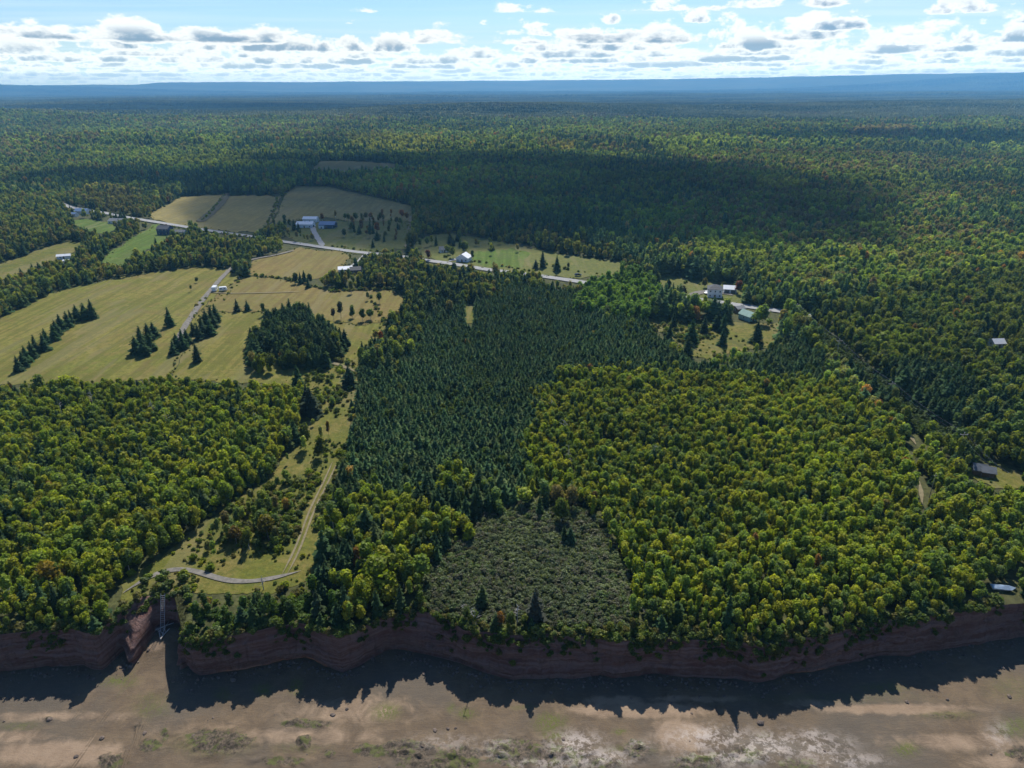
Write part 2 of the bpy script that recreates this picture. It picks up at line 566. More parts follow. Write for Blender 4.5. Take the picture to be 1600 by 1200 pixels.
MAT['glass'] = mat_plain('window_glass', (.03, .04, .05), .08, .1, spec=.8)
MAT['trim'] = mat_plain('white_trim', (.75, .75, .74), .5, .04)
MAT['concrete'] = mat_plain('concrete', (.36, .35, .33), .9, .12)
MAT['black_paint'] = mat_plain('black_car_paint', (.015, .016, .02), .2, .05, spec=.7)
MAT['white_paint'] = mat_plain('white_vehicle_paint', (.75, .76, .77), .3, .03, spec=.6)
MAT['rubber'] = mat_plain('tyre_rubber', (.02, .02, .02), .9, .05)
MAT['metal'] = mat_plain('galvanised_metal', (.55, .57, .60), .4, .08, metal=.6)
MAT['pole'] = mat_plain('weathered_pole', (.30, .27, .23), .9, .15)
MAT['wire'] = mat_plain('power_line_aluminium', (.30, .31, .33), .4, .05, metal=.5)
MAT['rock'] = mat_plain('beach_rock', (.13, .10, .08), .85, .35, 1.5)
MAT['tarp'] = mat_plain('blue_white_tarpaulin', (.42, .52, .62), .5, .2)
MAT['brown_wood'] = mat_plain('brown_boards', (.16, .10, .06), .8, .2)

# ------------------------------------------------------------------ shore line (world x -> y)
_top_px = [(-260, 1010), (-120, 1000), (0, 992), (60, 985), (120, 983), (180, 985)]
_top_px2 = [(268, 1000), (300, 1002), (350, 996), (400, 985), (470, 975), (530, 995), (560, 985), (600, 962), (650, 955), (700, 965),
            (725, 985), (800, 990), (900, 995), (960, 1000), (1030, 995), (1080, 1000), (1150, 1003), (1200, 1012), (1240, 1000), (1300, 990),
            (1360, 975), (1440, 965), (1500, 957), (1600, 945), (1720, 940), (1900, 960)]
_base_px = [(-260, 1050), (-120, 1040), (0, 1030), (60, 1020), (110, 1012), (150, 1014), (190, 1012)]
_base_px2 = [(275, 1042), (300, 1040), (340, 1038), (400, 1030), (480, 1022), (530, 1014), (600, 1016), (650, 1022), (700, 1034), (740, 1048),
             (800, 1064), (900, 1060), (960, 1052), (1000, 1040), (1030, 1030), (1070, 1034), (1110, 1044), (1160, 1046), (1200, 1056), (1240, 1048),
             (1300, 1040), (1360, 1016), (1440, 1006), (1500, 996), (1600, 995), (1720, 985), (1900, 1005)]
NOTCH_TOP = [(-96.0, 120.5), (-94.6, 125), (-92.0, 133), (-87, 134.5), (-83, 134), (-79.5, 132), (-77.6, 127), (-76.0, 120.5)]
NOTCH_BASE = [(-89.3, 119.8), (-88.6, 125), (-88.0, 130.5), (-85, 131.5), (-82.5, 131), (-80.2, 129), (-79.0, 124), (-78.0, 118.6)]
BEACH_Z = -10.0


def _line(a, b, notch, z):
    pts = [at_z(u, v, z) for u, v in a]
    pts = [p for p in pts if p[0] < notch[0][0] - .5]
    p2 = [at_z(u, v, z) for u, v in b]
    p2 = [p for p in p2 if p[0] > notch[-1][0] + .5]
    pts = [(-900, pts[0][1] - 30), (-400, pts[0][1] + 4)] + sorted(pts) + notch + sorted(p2) + [(400, p2[-1][1] + 5), (900, p2[-1][1] - 20)]
    return np.array([p[0] for p in pts]), np.array([p[1] for p in pts])


TOP_X, TOP_Y = _line(_top_px, _top_px2, NOTCH_TOP, 0.0)
BASE_X, BASE_Y = _line(_base_px, _base_px2, NOTCH_BASE, BEACH_Z)


def edge_base(x):
    b = np.interp(x, BASE_X, BASE_Y) + 0.5 * (fbm(np.asarray(x) * 0.3, 9.1) - .5) * 2
    return np.minimum(b, edge_top(x) - 1.2)


def beach_h(x, y):
    b = edge_base(x)
    ramp_ = 3.0 * sstep(118, 131, y) * np.exp(-((x + 84) / 7.0) ** 2)
    far = np.maximum(0, b - y)
    z = BEACH_Z - 0.012 * far - 0.02 * np.maximum(0, 60 - y) + ramp_
    z = z + 0.35 * (fbm(x / 14, y / 6, 3) - .5)
    return z


# columns of the land fan / coast
uc = [0.0]
while uc[-1] < 900:
    a = uc[-1]
    uc.append(a + (0.55 if a < 128 else min(25, 0.55 * 1.06 ** ((a - 128) / 1.4))))
uc = np.array(uc)
U = np.concatenate([-uc[:0:-1], uc])

# beach sheet ------------------------------------------------------
SAND = [(90, 1178, 120, 22, .9), (30, 1150, 60, 14, .6), (90, 1120, 200, 10, .5), (330, 1140, 120, 20, .35), (560, 1110, 140, 30, .5), (470, 1150, 160, 18, .55), (230, 1008, 30, 10, .8),
        (1000, 1110, 120, 14, .95), (960, 1095, 60, 8, .7), (1060, 1150, 60, 34, .7), (1080, 1092, 80, 6, .7), (1400, 1108, 130, 10, .85), (1500, 1160, 140, 18, .6), (1280, 1100, 80, 10, .5), (1580, 1190, 90, 16, .6),
        (640, 1170, 80, 14, .4), (860, 1110, 30, 20, .3)]
ALGAE = [(185, 1064, 26, 9, .9), (235, 1108, 26, 12, .6), (240, 1090, 30, 8, .4), (350, 1085, 14, 10, .5), (30, 1134, 30, 7, .5), (410, 1078, 16, 10, .9), (462, 1073, 10, 12, .8),
         (603, 1112, 20, 12, 1), (728, 1115, 14, 10, 1), (703, 1106, 6, 8, .8), (860, 1130, 24, 16, .9), (865, 1150, 20, 8, .8), (968, 1143, 10, 4, 1), (985, 1172, 40, 6, .6), (1380, 1075, 40, 9, .5),
         (1480, 1118, 40, 6, .5), (1415, 1172, 22, 10, .9), (1300, 1090, 140, 8, .25), (1580, 1075, 40, 20, .35), (1585, 1135, 26, 16, .8), (330, 1165, 60, 16, .5), (470, 1170, 40, 8, .4), (1190, 1148, 12, 6, .4), (820, 1105, 20, 4, .5)]
ROCK = [(236, 1165, 22, 12, .9), (175, 1190, 26, 12, .9), (340, 1160, 60, 22, .9), (360, 1150, 26, 26, .5), (256, 1150, 8, 14, .8), (475, 1160, 14, 12, 1), (475, 1132, 50, 9, .8), (517, 1178, 10, 8, 1), (580, 1174, 40, 12, .9),
        (640, 1172, 50, 18, 1), (720, 1185, 36, 22, .95), (800, 1176, 50, 28, .95), (860, 1180, 70, 22, .9), (995, 1170, 22, 16, 1), (440, 1190, 50, 10, .7), (680, 1195, 90, 12, .7), (930, 1196, 50, 12, .9),
        (1090, 1192, 50, 14, .9), (1160, 1180, 60, 18, .7), (1240, 1195, 60, 14, .6), (1320, 1192, 50, 12, .4), (1590, 1180, 26, 16, .7), (1480, 1120, 30, 4, .6), (220, 1137, 10, 6, .8), (78, 1125, 8, 5, .7)]
WET_GLINT = [(900, 1165, 44, 22, 1), (930, 1185, 60, 16, .9), (1110, 1155, 70, 20, 1), (1200, 1165, 80, 22, .9), (1270, 1165, 60, 20, .9), (1150, 1185, 90, 14, .8), (1320, 1190, 60, 14, .8), (780, 1170, 30, 22, .5), (1000, 1163, 24, 7, .7),
       (1560, 1150, 20, 24, .5), (700, 1160, 60, 14, .4), (1270, 1148, 30, 8, .7), (850, 1195, 60, 12, .7)]


def blobs(u, v, lst):
    r = np.zeros_like(u)
    for cx, cy_, sx, sy, a in lst:
        r = np.maximum(r, a * np.exp(-(((u - cx) / sx) ** 2 + ((v - cy_) / sy) ** 2) ** 1.3))
    return r


rows = np.concatenate([np.linspace(0, 34, 96), 34 + np.geomspace(.5, 700, 46)])
XX, RR = np.meshgrid(U, rows)
YY = edge_base(XX) + 0.6 - RR
ZZ = beach_h(XX, YY)
uu, vv, _w = project(XX, YY, ZZ)
ju = 10 * (fbm(XX * .3, YY * .5) - .5); jv = 8 * (fbm(XX * .33 + 7, YY * .5 + 3) - .5)
cs, ca, cr, cw = (blobs(uu + ju, vv + jv, q) for q in (SAND, ALGAE, ROCK, WET_GLINT))
near = (YY > 60)
ZZ = ZZ + near * (cr * (0.15 + 1.3 * np.maximum(0, fbm(XX * .9, YY * 1.1, 4) - .42) * 2) + cw * .10 * fbm(XX * 2, YY * 2))
nr, ncol = XX.shape


def grid_faces(nr, nc):
    i = np.arange((nr - 1) * (nc - 1)); r = i // (nc - 1); c = i % (nc - 1)
    a = r * nc + c
    return np.stack([a, a + 1, a + nc + 1, a + nc], 1)


me = mesh_np('beach', np.stack([XX, YY, ZZ], -1).reshape(-1, 3), grid_faces(nr, ncol)[:, ::-1], [MAT['beach']],
             attrs={'cover': ('FLOAT_COLOR', np.stack([cs, ca, cr, np.ones_like(cs)], -1)), 'wet': ('FLOAT', cw)}, smooth=True)
obj('beach', me, kind='structure', label='tan and grey mud flat with seaweed ledges below the cliff', cat=None)

# cliff face -------------------------------------------------------
tt = np.linspace(0, 1, 44)
XX, TT = np.meshgrid(U[np.abs(U) < 600], tt)
yb, yt = edge_base(XX), edge_top(XX)
zb = beach_h(XX, yb) - .15
zt = height(XX, yt + .05)
ZZ = zb + (zt - zb) * TT
prof = TT ** (.75 + 1.9 * fbm(XX * .07 + 3, TT * 0 + 1.7, 3))
YY = yb + (yt - yb) * prof
mid = np.sin(np.pi * TT) ** .7
led = (fbm(XX * .05, ZZ * .9 + 5 + XX * .012, 3) - .5) * 2.2
gul = np.abs(fbm(XX * .16 + 7, ZZ * .05, 3) - .5) * 2
YY = YY - mid * (led + 1.5 * (fbm(XX * .45, ZZ * .6 + 3, 5) - .5) + 1.2 * (.25 - gul) + .6 * (fbm(XX * 1.4, ZZ * .25, 3) - .5) + .5 * (fbm(XX * 2.3, ZZ * 2.0, 3) - .5))
under = np.exp(-((TT - .10) / .09) ** 2) * sstep(.35, .75, fbm(XX * .06, 2.2, 2))
YY = YY + under * 1.6
me = mesh_np('cliff', np.stack([XX, YY, ZZ], -1).reshape(-1, 3), grid_faces(*XX.shape), [MAT['cliff']], smooth=True)
obj('cliff', me, kind='structure', label='low red clay cliff along the shore')

# land sheet -------------------------------------------------------
dr = [0.0]
while dr[-1] < 17300:
    dr.append(dr[-1] + max(1.5, dr[-1] * .022))
XX0, DR = np.meshgrid(U[np.abs(U) < 130], np.array(dr))
XX = XX0 * (1 + DR / 125.0)
YY = edge_top(XX0) * np.ones_like(DR) + DR
YY = YY * (1 - sstep(0, 60, DR)) + (122 + DR) * sstep(0, 60, DR)
keep = np.abs(U) < 900
ZZ = height(XX, YY)
dist = np.hypot(XX, YY)
me = mesh_np('ground', np.stack([XX, YY, ZZ], -1).reshape(-1, 3), grid_faces(*XX.shape), [MAT['ground']],
             attrs={'far': ('FLOAT', sstep(1800, 3500, dist))}, smooth=True)
obj('ground', me, kind='structure', label='forest floor and far wooded country')

# sea behind the camera -------------------------------------------
n = NT('muddy_sea_water')
MAT['sea'] = n.finish(n.pbr((.10, .075, .055), .12, normal=n.bump(n.noise(.6, 4), .3, .3), spec=.5))
sea = MB(); sea.box(-17500, 17500, -17500, -150, -20, -13.2)
sea.build('water', MAT['sea'], kind='structure')

# ------------------------------------------------------------------ fields, lawns, tracks (photo outlines put on the ground)
FIELDS = {
    'left_hay': ('hay_olive', [(-80, 600), (-80, 530), (0, 500), (40, 478), (90, 455), (170, 437), (250, 424), (325, 416), (352, 422), (380, 432), (345, 455), (318, 480), (300, 510), (290, 545), (265, 590), (150, 600), (60, 600)]),
    'brown_top': ('hay_brown', [(382, 432), (400, 405), (440, 396), (470, 388), (530, 392), (548, 402), (530, 425), (500, 436), (440, 434)]),
    'mid_brown': ('hay_brown', [(345, 456), (382, 433), (440, 437), (520, 453), (612, 451), (640, 468), (612, 500), (560, 508), (500, 500), (430, 486), (340, 488), (318, 482)]),
    'mid_olive': ('hay_olive', [(300, 510), (320, 480), (342, 489), (430, 487), (500, 501), (560, 509), (612, 501), (600, 520), (566, 545), (556, 580), (470, 600), (380, 600), (265, 592), (292, 545)]),
    'corridor': ('rough_grass', [(440, 575), (470, 566), (562, 560), (560, 600), (548, 660), (540, 705), (520, 770), (500, 840), (498, 895), (470, 912), (420, 928), (340, 928), (285, 925), (255, 940), (200, 950), (186, 960), (192, 908), (240, 880), (290, 840), (350, 795), (420, 745), (455, 700), (470, 650), (480, 610)]),
    'far_left': ('hay_tan', [(228, 338), (285, 308), (330, 305), (442, 306), (434, 330), (422, 352), (400, 362), (370, 364), (318, 358), (262, 349)]),
    'far_mid': ('hay_tan', [(445, 306), (462, 291), (510, 292), (600, 312), (642, 322), (646, 345), (580, 352), (510, 340), (480, 342), (424, 352), (436, 330)]),
    'house_lawn': ('lawn', [(148, 412), (200, 375), (246, 350), (268, 358), (262, 376), (220, 398), (190, 415)]),
    'small_lawn': ('lawn', [(103, 347), (130, 342), (178, 348), (182, 358), (168, 366), (145, 364)]),
    'yard': ('pale_grass', [(440, 365), (470, 348), (530, 346), (640, 345), (636, 388), (560, 398), (510, 388), (470, 380)]),
    'east_meadow': ('pale_grass', [(642, 385), (656, 374), (690, 364), (740, 370), (800, 382), (880, 398), (985, 412), (960, 430), (905, 436), (830, 428), (760, 420), (700, 410), (655, 402)]),
    'east_lawn': ('lawn', [(740, 395), (800, 388), (830, 396), (815, 418), (765, 418), (738, 408)]),
    'cottage_lawn': ('pale_grass', [(1020, 432), (1060, 430), (1100, 440), (1145, 442), (1165, 462), (1160, 478), (1080, 466), (1030, 460)]),
    'clearing': ('rough_grass', [(1010, 500), (1045, 497), (1075, 505), (1100, 500), (1170, 508), (1230, 505), (1200, 545), (1150, 548), (1120, 563), (1080, 558), (1060, 538), (1020, 515)]),
    'far_strip': ('far_grass', [(478, 272), (502, 252), (560, 252), (612, 256), (640, 262), (600, 270), (540, 272)]),
    'left_glade': ('rough_grass', [(-40, 430), (0, 412), (60, 392), (112, 376), (135, 384), (96, 402), (40, 425), (-20, 450)]),
    'plantation_gap': ('rough_grass', [(722, 482), (740, 470), (742, 505), (728, 506)]),
    'cabin_yard': ('rough_grass', [(1500, 738), (1560, 725), (1600, 740), (1640, 760), (1560, 765)]),
}
FIELD_POLY = {k: v[1] for k, v in FIELDS.items()}


def densify(poly, step, jit, closed=True):
    out = []
    n_ = len(poly)
    for i in range(n_ if closed else n_ - 1):
        a, b = poly[i], poly[(i + 1) % n_]
        L_ = math.hypot(b[0] - a[0], b[1] - a[1]); k = max(1, int(L_ / step))
        for j in range(k):
            t = j / k
            u = a[0] + (b[0] - a[0]) * t; v = a[1] + (b[1] - a[1]) * t
            if jit:
                u += jit * (float(vnoise(u * .13, v * .17)) - .5) * 2; v += jit * .5 * (float(vnoise(u * .15 + 40, v * .19)) - .5) * 2
            out.append((u, v))
    if not closed: out.append(poly[-1])
    return out


def lift(x, y, k=1.0):
    return height(x, y) + (0.03 + 0.00034 * np.hypot(x, y)) * k


def sheet(name, pts, mat, k, cell, label):
    bm = bmesh.new()
    vs = [bm.verts.new((x, y, 0)) for x, y in pts]
    f = bm.faces.new(vs)
    bmesh.ops.triangulate(bm, faces=[f])
    xs = [p[0] for p in pts]; ys = [p[1] for p in pts]
    for ax, lo, hi in ((0, min(xs), max(xs)), (1, min(ys), max(ys))):
        t = math.ceil(lo / cell) * cell
        while t < hi:
            co = (t, 0, 0) if ax == 0 else (0, t, 0)
            no = (1, 0, 0) if ax == 0 else (0, 1, 0)
            bmesh.ops.bisect_plane(bm, geom=bm.verts[:] + bm.edges[:] + bm.faces[:], plane_co=co, plane_no=no, dist=1e-4)
            t += cell
    co = np.array([v.co[:] for v in bm.verts])
    z = lift(co[:, 0], co[:, 1], k)
    for v, zz in zip(bm.verts, z): v.co.z = zz
    bm.normal_update()
    for f in bm.faces:
        if f.normal.z < 0: f.normal_flip()
        f.smooth = True
    me = bpy.data.meshes.new(name); bm.to_mesh(me); bm.free(); me.materials.append(mat)
    return obj(name, me, kind='structure', label=label)


FIELD_LABEL = {'hay_olive': ('hay_field', 'olive hay field'), 'hay_brown': ('hay_field', 'brownish mown hay field'), 'hay_tan': ('hay_field', 'tan hay field beyond the road'),
               'rough_grass': ('rough_grassland', 'rough yellow green grassland'), 'lawn': ('lawn', 'bright green mown lawn'), 'pale_grass': ('meadow', 'pale green meadow'), 'far_grass': ('meadow', 'distant grey green meadow')}
kk = 1.0
for key, (mt, poly) in FIELDS.items():
    pts = [ground(u, v)[:2] for u, v in densify(poly, 6, 5 if poly[0][1] > 330 else 1)]
    pts = [(x, max(y, float(edge_top(x)) + .4)) for x, y in pts]
    d = np.mean([p[1] for p in pts])
    kk += .06
    sheet(FIELD_LABEL[mt][0], pts, MAT[mt], kk, 12 if d < 700 else 30, FIELD_LABEL[mt][1])

ROADS = [
    ('road', 'road', 8.0, 3.0, [(-40, 296), (0, 299), (45, 300)], 'pale road'),
    ('road', 'road', 6.6, 3.0, [(60, 309), (86, 315), (110, 325), (160, 333), (200, 341), (250, 349), (300, 357), (360, 366), (392, 370), (440, 378), (470, 382), (510, 388), (560, 395), (610, 399), (660, 407), (700, 412), (760, 422), (830, 430), (900, 440), (960, 450), (1010, 461), (1070, 466), (1130, 474), (1220, 487), (1290, 497), (1400, 512)], 'pale grey country road crossing the whole scene'),
    ('road', 'driveway', 4.5, 3.6, [(505, 386), (497, 374), (490, 362), (488, 352)], 'gravel driveway to the white barn'),
    ('road', 'driveway', 3.6, 3.6, [(572, 397), (566, 405), (556, 414), (543, 421)], 'pale driveway to the hidden bungalow'),
    ('gravel', 'driveway', 5.5, 3.6, [(1075, 468), (1082, 460), (1098, 456), (1118, 455), (1135, 459), (1146, 463)], 'loop driveway by the white farmhouse'),
    ('road', 'driveway', 4.0, 3.6, [(700, 410), (712, 406), (726, 402)], 'driveway to the white cottage'),
    ('gravel', 'driveway', 6.0, 3.6, [(1205, 486), (1185, 493), (1172, 497)], 'driveway beside the teal barn'),
    ('gravel', 'track', 3.2, 3.4, [(460, 392), (430, 400), (404, 404), (376, 411), (362, 420), (350, 431), (333, 450), (318, 468), (303, 490), (290, 509), (278, 532), (268, 552)], 'grey gravel track through the hay fields'),
    ('dirt', 'track', 1.3, 3.4, [(322, 457), (352, 460), (400, 459), (470, 457)], 'track past the camper'),
    ('dirt', 'track', 2.2, 3.4, [(470, 564), (500, 562), (530, 570), (556, 582)], 'faint track at the top of the grass corridor'),
    ('dirt', 'track', .6, 3.4, [(520, 722), (509, 748), (498, 770), (482, 800), (472, 830), (466, 850), (452, 880), (440, 900)], 'worn wheel track down the corridor'),
    ('dirt', 'track', .6, 3.4, [(527, 723), (516, 749), (505, 770), (489, 801), (479, 831), (473, 851), (460, 881), (448, 900)], 'second wheel rut down the corridor'),
    ('gravel', 'path', 1.6, 3.4, [(470, 893), (440, 903), (410, 912), (375, 917), (345, 912), (322, 897), (296, 886), (260, 886), (232, 895), (208, 912), (192, 928)], 'grey gravel path along the cliff top'),
    ('dirt', 'track', 2.4, 3.4, [(642, 338), (640, 350), (638, 368), (634, 388)], 'mown strip beside the meadow'),
    ('soil', 'ploughed_strip', 9, 3.4, [(356, 303), (346, 318), (332, 332), (312, 348)], 'dark ploughed strip across the tan field'),
    ('dirt', 'track', 5, 3.4, [(678, 222), (674, 236), (668, 252)], 'pale track far up the slope'),
    ('dirt', 'track', 6, 3.4, [(1114, 190), (1111, 200), (1107, 212)], 'pale forest ride in the far woods'),
    ('dirt', 'bare_ground', 2.2, 3.4, [(1420, 678), (1424, 686), (1431, 696)], 'bare patch in the right hand wood'),
    ('dirt', 'bare_ground', 1.3, 3.4, [(1436, 752), (1440, 768), (1441, 792)], 'bare strip in the right hand wood'),
]


def ribbon(name, pts, w, mat, k, label):
    P = [np.array(p) for p in pts]
    dense = [P[0]]
    for a, b in zip(P[:-1], P[1:]):
        L_ = np.linalg.norm(b - a); m_ = max(1, int(L_ / 2))
        for j in range(1, m_ + 1): dense.append(a + (b - a) * j / m_)
    D = np.array(dense)
    for _ in range(16):
        D[1:-1] = .25 * D[:-2] + .5 * D[1:-1] + .25 * D[2:]
    T = np.gradient(D, axis=0); T /= np.linalg.norm(T, axis=1)[:, None] + 1e-9
    Nn = np.stack([-T[:, 1], T[:, 0]], 1)
    jw = 1 + (.25 if name == 'road' else .55) * (fbm(D[:, 0] * .25, D[:, 1] * .25, 3) - .5)
    if name != 'road':
        s_ = np.minimum(np.arange(len(D)), np.arange(len(D))[::-1]) * 2.0
        jw = jw * np.clip((s_ + .6) / 7.0, .05, 1)
    cols = [D + Nn * (w / 2) * s * jw[:, None] for s in (-1, -.5, 0, .5, 1)]
    V = np.stack(cols, 1).reshape(-1, 2)
    z = lift(V[:, 0], V[:, 1], k)
    me = mesh_np(name, np.column_stack([V, z]), grid_faces(len(D), 5)[:, ::-1], [mat], smooth=True)
    me.update()
    if len(me.polygons) and me.polygons[0].normal.z < 0: me.flip_normals()
    return obj(name, me, kind='structure', label=label)


ROAD_XY = []
for mt, nm, w, k, poly, lab in ROADS:
    pts = [ground(u, v)[:2] for u, v in poly]
    ribbon(nm, pts, w, MAT[mt], k, lab)
    ROAD_XY.append((np.array(pts), w))


def road_dist(x, y, extra=0.0):
    """signed distance outside the nearest road or track edge"""
    best = np.full(x.shape, 1e9)
    for P, w in ROAD_XY:
        for a, b in zip(P[:-1], P[1:]):
            ab = b - a; L2 = (ab ** 2).sum() + 1e-9
            t = np.clip(((x - a[0]) * ab[0] + (y - a[1]) * ab[1]) / L2, 0, 1)
            d = np.hypot(x - a[0] - t * ab[0], y - a[1] - t * ab[1]) - w / 2
            best = np.minimum(best, d)
    return best


# ------------------------------------------------------------------ tree meshes
ICO_V, ICO_F = None, None
_b = bmesh.new(); bmesh.ops.create_icosphere(_b, subdivisions=1, radius=1)
ICO_V = np.array([v.co[:] for v in _b.verts]); ICO_F = [tuple(v.index for v in f.verts) for f in _b.faces]; _b.free()


class Crown:
    def __init__(s): s.v = []; s.f = []; s.sh = []

    def quad(s, c, nrm, size, sh, asp=1.0):
        nrm = Vector(nrm).normalized()
        a = nrm.orthogonal().normalized()
        a = Matrix.Rotation(random.uniform(0, 6.28), 3, nrm) @ a
        b = nrm.cross(a)
        c = Vector(c); h = size * .5
        k = len(s.v)
        s.v += [tuple(c - a * h * asp + b * h * .2), tuple(c - b * h + nrm * h * .25), tuple(c + a * h * asp - b * h * .15), tuple(c + b * h + nrm * h * .2)]
        s.f.append((k, k + 1, k + 2, k + 3)); s.sh += [sh] * 4

    def core(s, c, r, sh, jit=.18):
        k = len(s.v)
        for p in ICO_V:
            q = 1 + random.uniform(-jit, jit)
            s.v.append((c[0] + p[0] * r[0] * q, c[1] + p[1] * r[1] * q, c[2] + p[2] * r[2] * q)); s.sh.append(sh)
        s.f += [tuple(i + k for i in f) for f in ICO_F]

    def mesh(s, name, mat):
        me = bpy.data.meshes.new(name); me.from_pydata(s.v, [], s.f); me.update(); me.materials.append(mat)
        a = me.attributes.new('shade', 'FLOAT', 'POINT'); a.data.foreach_set('value', np.array(s.sh, dtype=np.float32))
        return me


def crown_decid(seed, H=8.0, W=4.4, narrow=1.0, n_leaf=300, low=.30, leaf=.62):
    random.seed(seed); c = Crown()
    lobes = []
    nl = random.randint(4, 6)
    for i in range(nl):
        a = random.uniform(0, 6.28); t = random.random()
        z = H * (low + .12 + (.84 - low - .1) * t)
        rr = W * .5 * narrow * (.60 - .48 * t) * random.uniform(.35, 1.0)
        r = W * random.uniform(.27, .36) * (1 - .15 * t)
        lobes.append(((math.cos(a) * rr, math.sin(a) * rr, z), (r, r, r * random.uniform(.9, 1.35))))
    lobes.append(((0, 0, H * .72), (W * .36, W * .36, H * .22)))
    for lc, lr in lobes:
        c.core(lc, tuple(x * .80 for x in lr), .12, .22)  # inner mass coloured darker: the shade inside the crown is painted in
    for i in range(n_leaf):
        lc, lr = random.choice(lobes)
        d = Vector((random.gauss(0, 1), random.gauss(0, 1), random.gauss(.25, 1))).normalized()
        k = random.uniform(.78, 1.16)
        p = Vector((lc[0] + d.x * lr[0] * k, lc[1] + d.y * lr[1] * k, lc[2] + d.z * lr[2] * k))
        nn = d + Vector((random.gauss(0, .34), random.gauss(0, .34), random.gauss(.05, .34)))
        c.quad(p, nn, leaf * random.uniform(.6, 1.3), random.random())
    return c.mesh('leafy_crown', MAT['leaf'])


def crown_spruce(seed, H=9.0, W=3.2, low=.06, ragged=1.0):
    random.seed(seed); c = Crown()
    k = len(c.v); nseg = 7; nst = 6
    for j in range(nst + 1):
        t = j / nst; z = H * (low + .04 + (.90 - low) * t); r = W * .5 * .66 * (1 - t) ** .8 + .05
        for i in range(nseg):
            a = 6.283 * i / nseg; q = r * random.uniform(.7, 1.2)
            c.v.append((math.cos(a) * q, math.sin(a) * q, z - .2 * random.random())); c.sh.append(.10)  # dark inner cone, shade between the branches put into its colour
    for j in range(nst):
        for i in range(nseg):
            a0 = k + j * nseg + i; a1 = k + j * nseg + (i + 1) % nseg
            c.f.append((a0, a1, a1 + nseg, a0 + nseg))
    rings = int(H * 2.0)
    for j in range(rings):
        t = (j + .5) / rings
        z = H * (low + (1 - low) * t)
        r = W * .5 * min(1, (1 - t) ** .62 * 1.05) * random.uniform(.85, 1.10) + .14
        nb = max(4, int(9 * (1 - t) + 3))
        a0 = random.uniform(0, 6.28)
        for i in range(nb):
            a = a0 + 6.283 * i / nb + random.uniform(-.25, .25)
            rr = r * random.uniform(1 - .35 * ragged, 1 + .18 * ragged)
            dx, dy = math.cos(a), math.sin(a); w = .30 * rr + .16
            b = len(c.v); zz = z + random.uniform(-.1, .1)
            c.v += [(dx * rr * .15, dy * rr * .15, zz + .22), (dx * rr * .7 - dy * w, dy * rr * .7 + dx * w, zz - .10 * rr - .12),
                    (dx * rr, dy * rr, zz - .22 * rr + .05), (dx * rr * .7 + dy * w, dy * rr * .7 - dx * w, zz - .10 * rr - .12)]
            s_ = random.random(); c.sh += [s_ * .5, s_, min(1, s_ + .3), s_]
            c.f.append((b, b + 1, b + 2, b + 3))
    b = len(c.v)
    c.v += [(-.07, 0, H * .9), (.07, .05, H * .9), (0, -.07, H * .9), (0, 0, H * 1.02)]; c.sh += [.5] * 4
    c.f += [(b, b + 1, b + 3), (b + 1, b + 2, b + 3), (b + 2, b, b + 3)]
    return c.mesh('spruce_crown', MAT['needle'])


def crown_shrub(seed, H=2.0, W=2.6, n_leaf=110, leaf=.42):
    random.seed(seed); c = Crown()
    lobes = []
    for i in range(5):
        a = random.uniform(0, 6.28); rr = W * .28 * random.random(); r = W * random.uniform(.18, .28)
        lobes.append(((math.cos(a) * rr, math.sin(a) * rr, H * random.uniform(.35, .65)), (r, r, H * random.uniform(.28, .42))))
    for lc, lr in lobes: c.core(lc, tuple(x * .82 for x in lr), .12, .25)  # darker inside, painting the shade within the bush
    for i in range(n_leaf):
        lc, lr = random.choice(lobes)
        d = Vector((random.gauss(0, 1), random.gauss(0, 1), random.gauss(.4, 1))).normalized()
        k = random.uniform(.8, 1.2)
        p = Vector((lc[0] + d.x * lr[0] * k, lc[1] + d.y * lr[1] * k, max(.1, lc[2] + d.z * lr[2] * k)))
        c.quad(p, d + Vector((random.gauss(0, .6), random.gauss(0, .6), random.gauss(.1, .5))), leaf * random.uniform(.6, 1.3), random.random())
    return c.mesh('shrub_foliage', MAT['leaf'])


def trunk_mesh(seed, H, r, mat, limbs=4, lean=.25, top=.72):
    random.seed(seed); m = MB()
    dx, dy = random.uniform(-lean, lean), random.uniform(-lean, lean)
    pts = [(0, 0, -.3), (dx * .2, dy * .2, H * .25), (dx * .6, dy * .6, H * .5), (dx, dy, H * top)]
    m.tube(pts, [r, r * .8, r * .6, r * .25], 5)
    for i in range(limbs):
        t = random.uniform(.35, .9); a = random.uniform(0, 6.28)
        z = H * top * t; L_ = H * .22 * random.uniform(.6, 1.1)
        m.tube([(dx * t, dy * t, z), (dx * t + math.cos(a) * L_ * .5, dy * t + math.sin(a) * L_ * .5, z + L_ * .45), (dx * t + math.cos(a) * L_ * .8, dy * t + math.sin(a) * L_ * .8, z + L_)], [r * .35, r * .25, r * .1], 4)
    me = bpy.data.meshes.new('trunk'); me.from_pydata(m.v, [], m.f); me.update(); me.materials.append(mat)
    return me


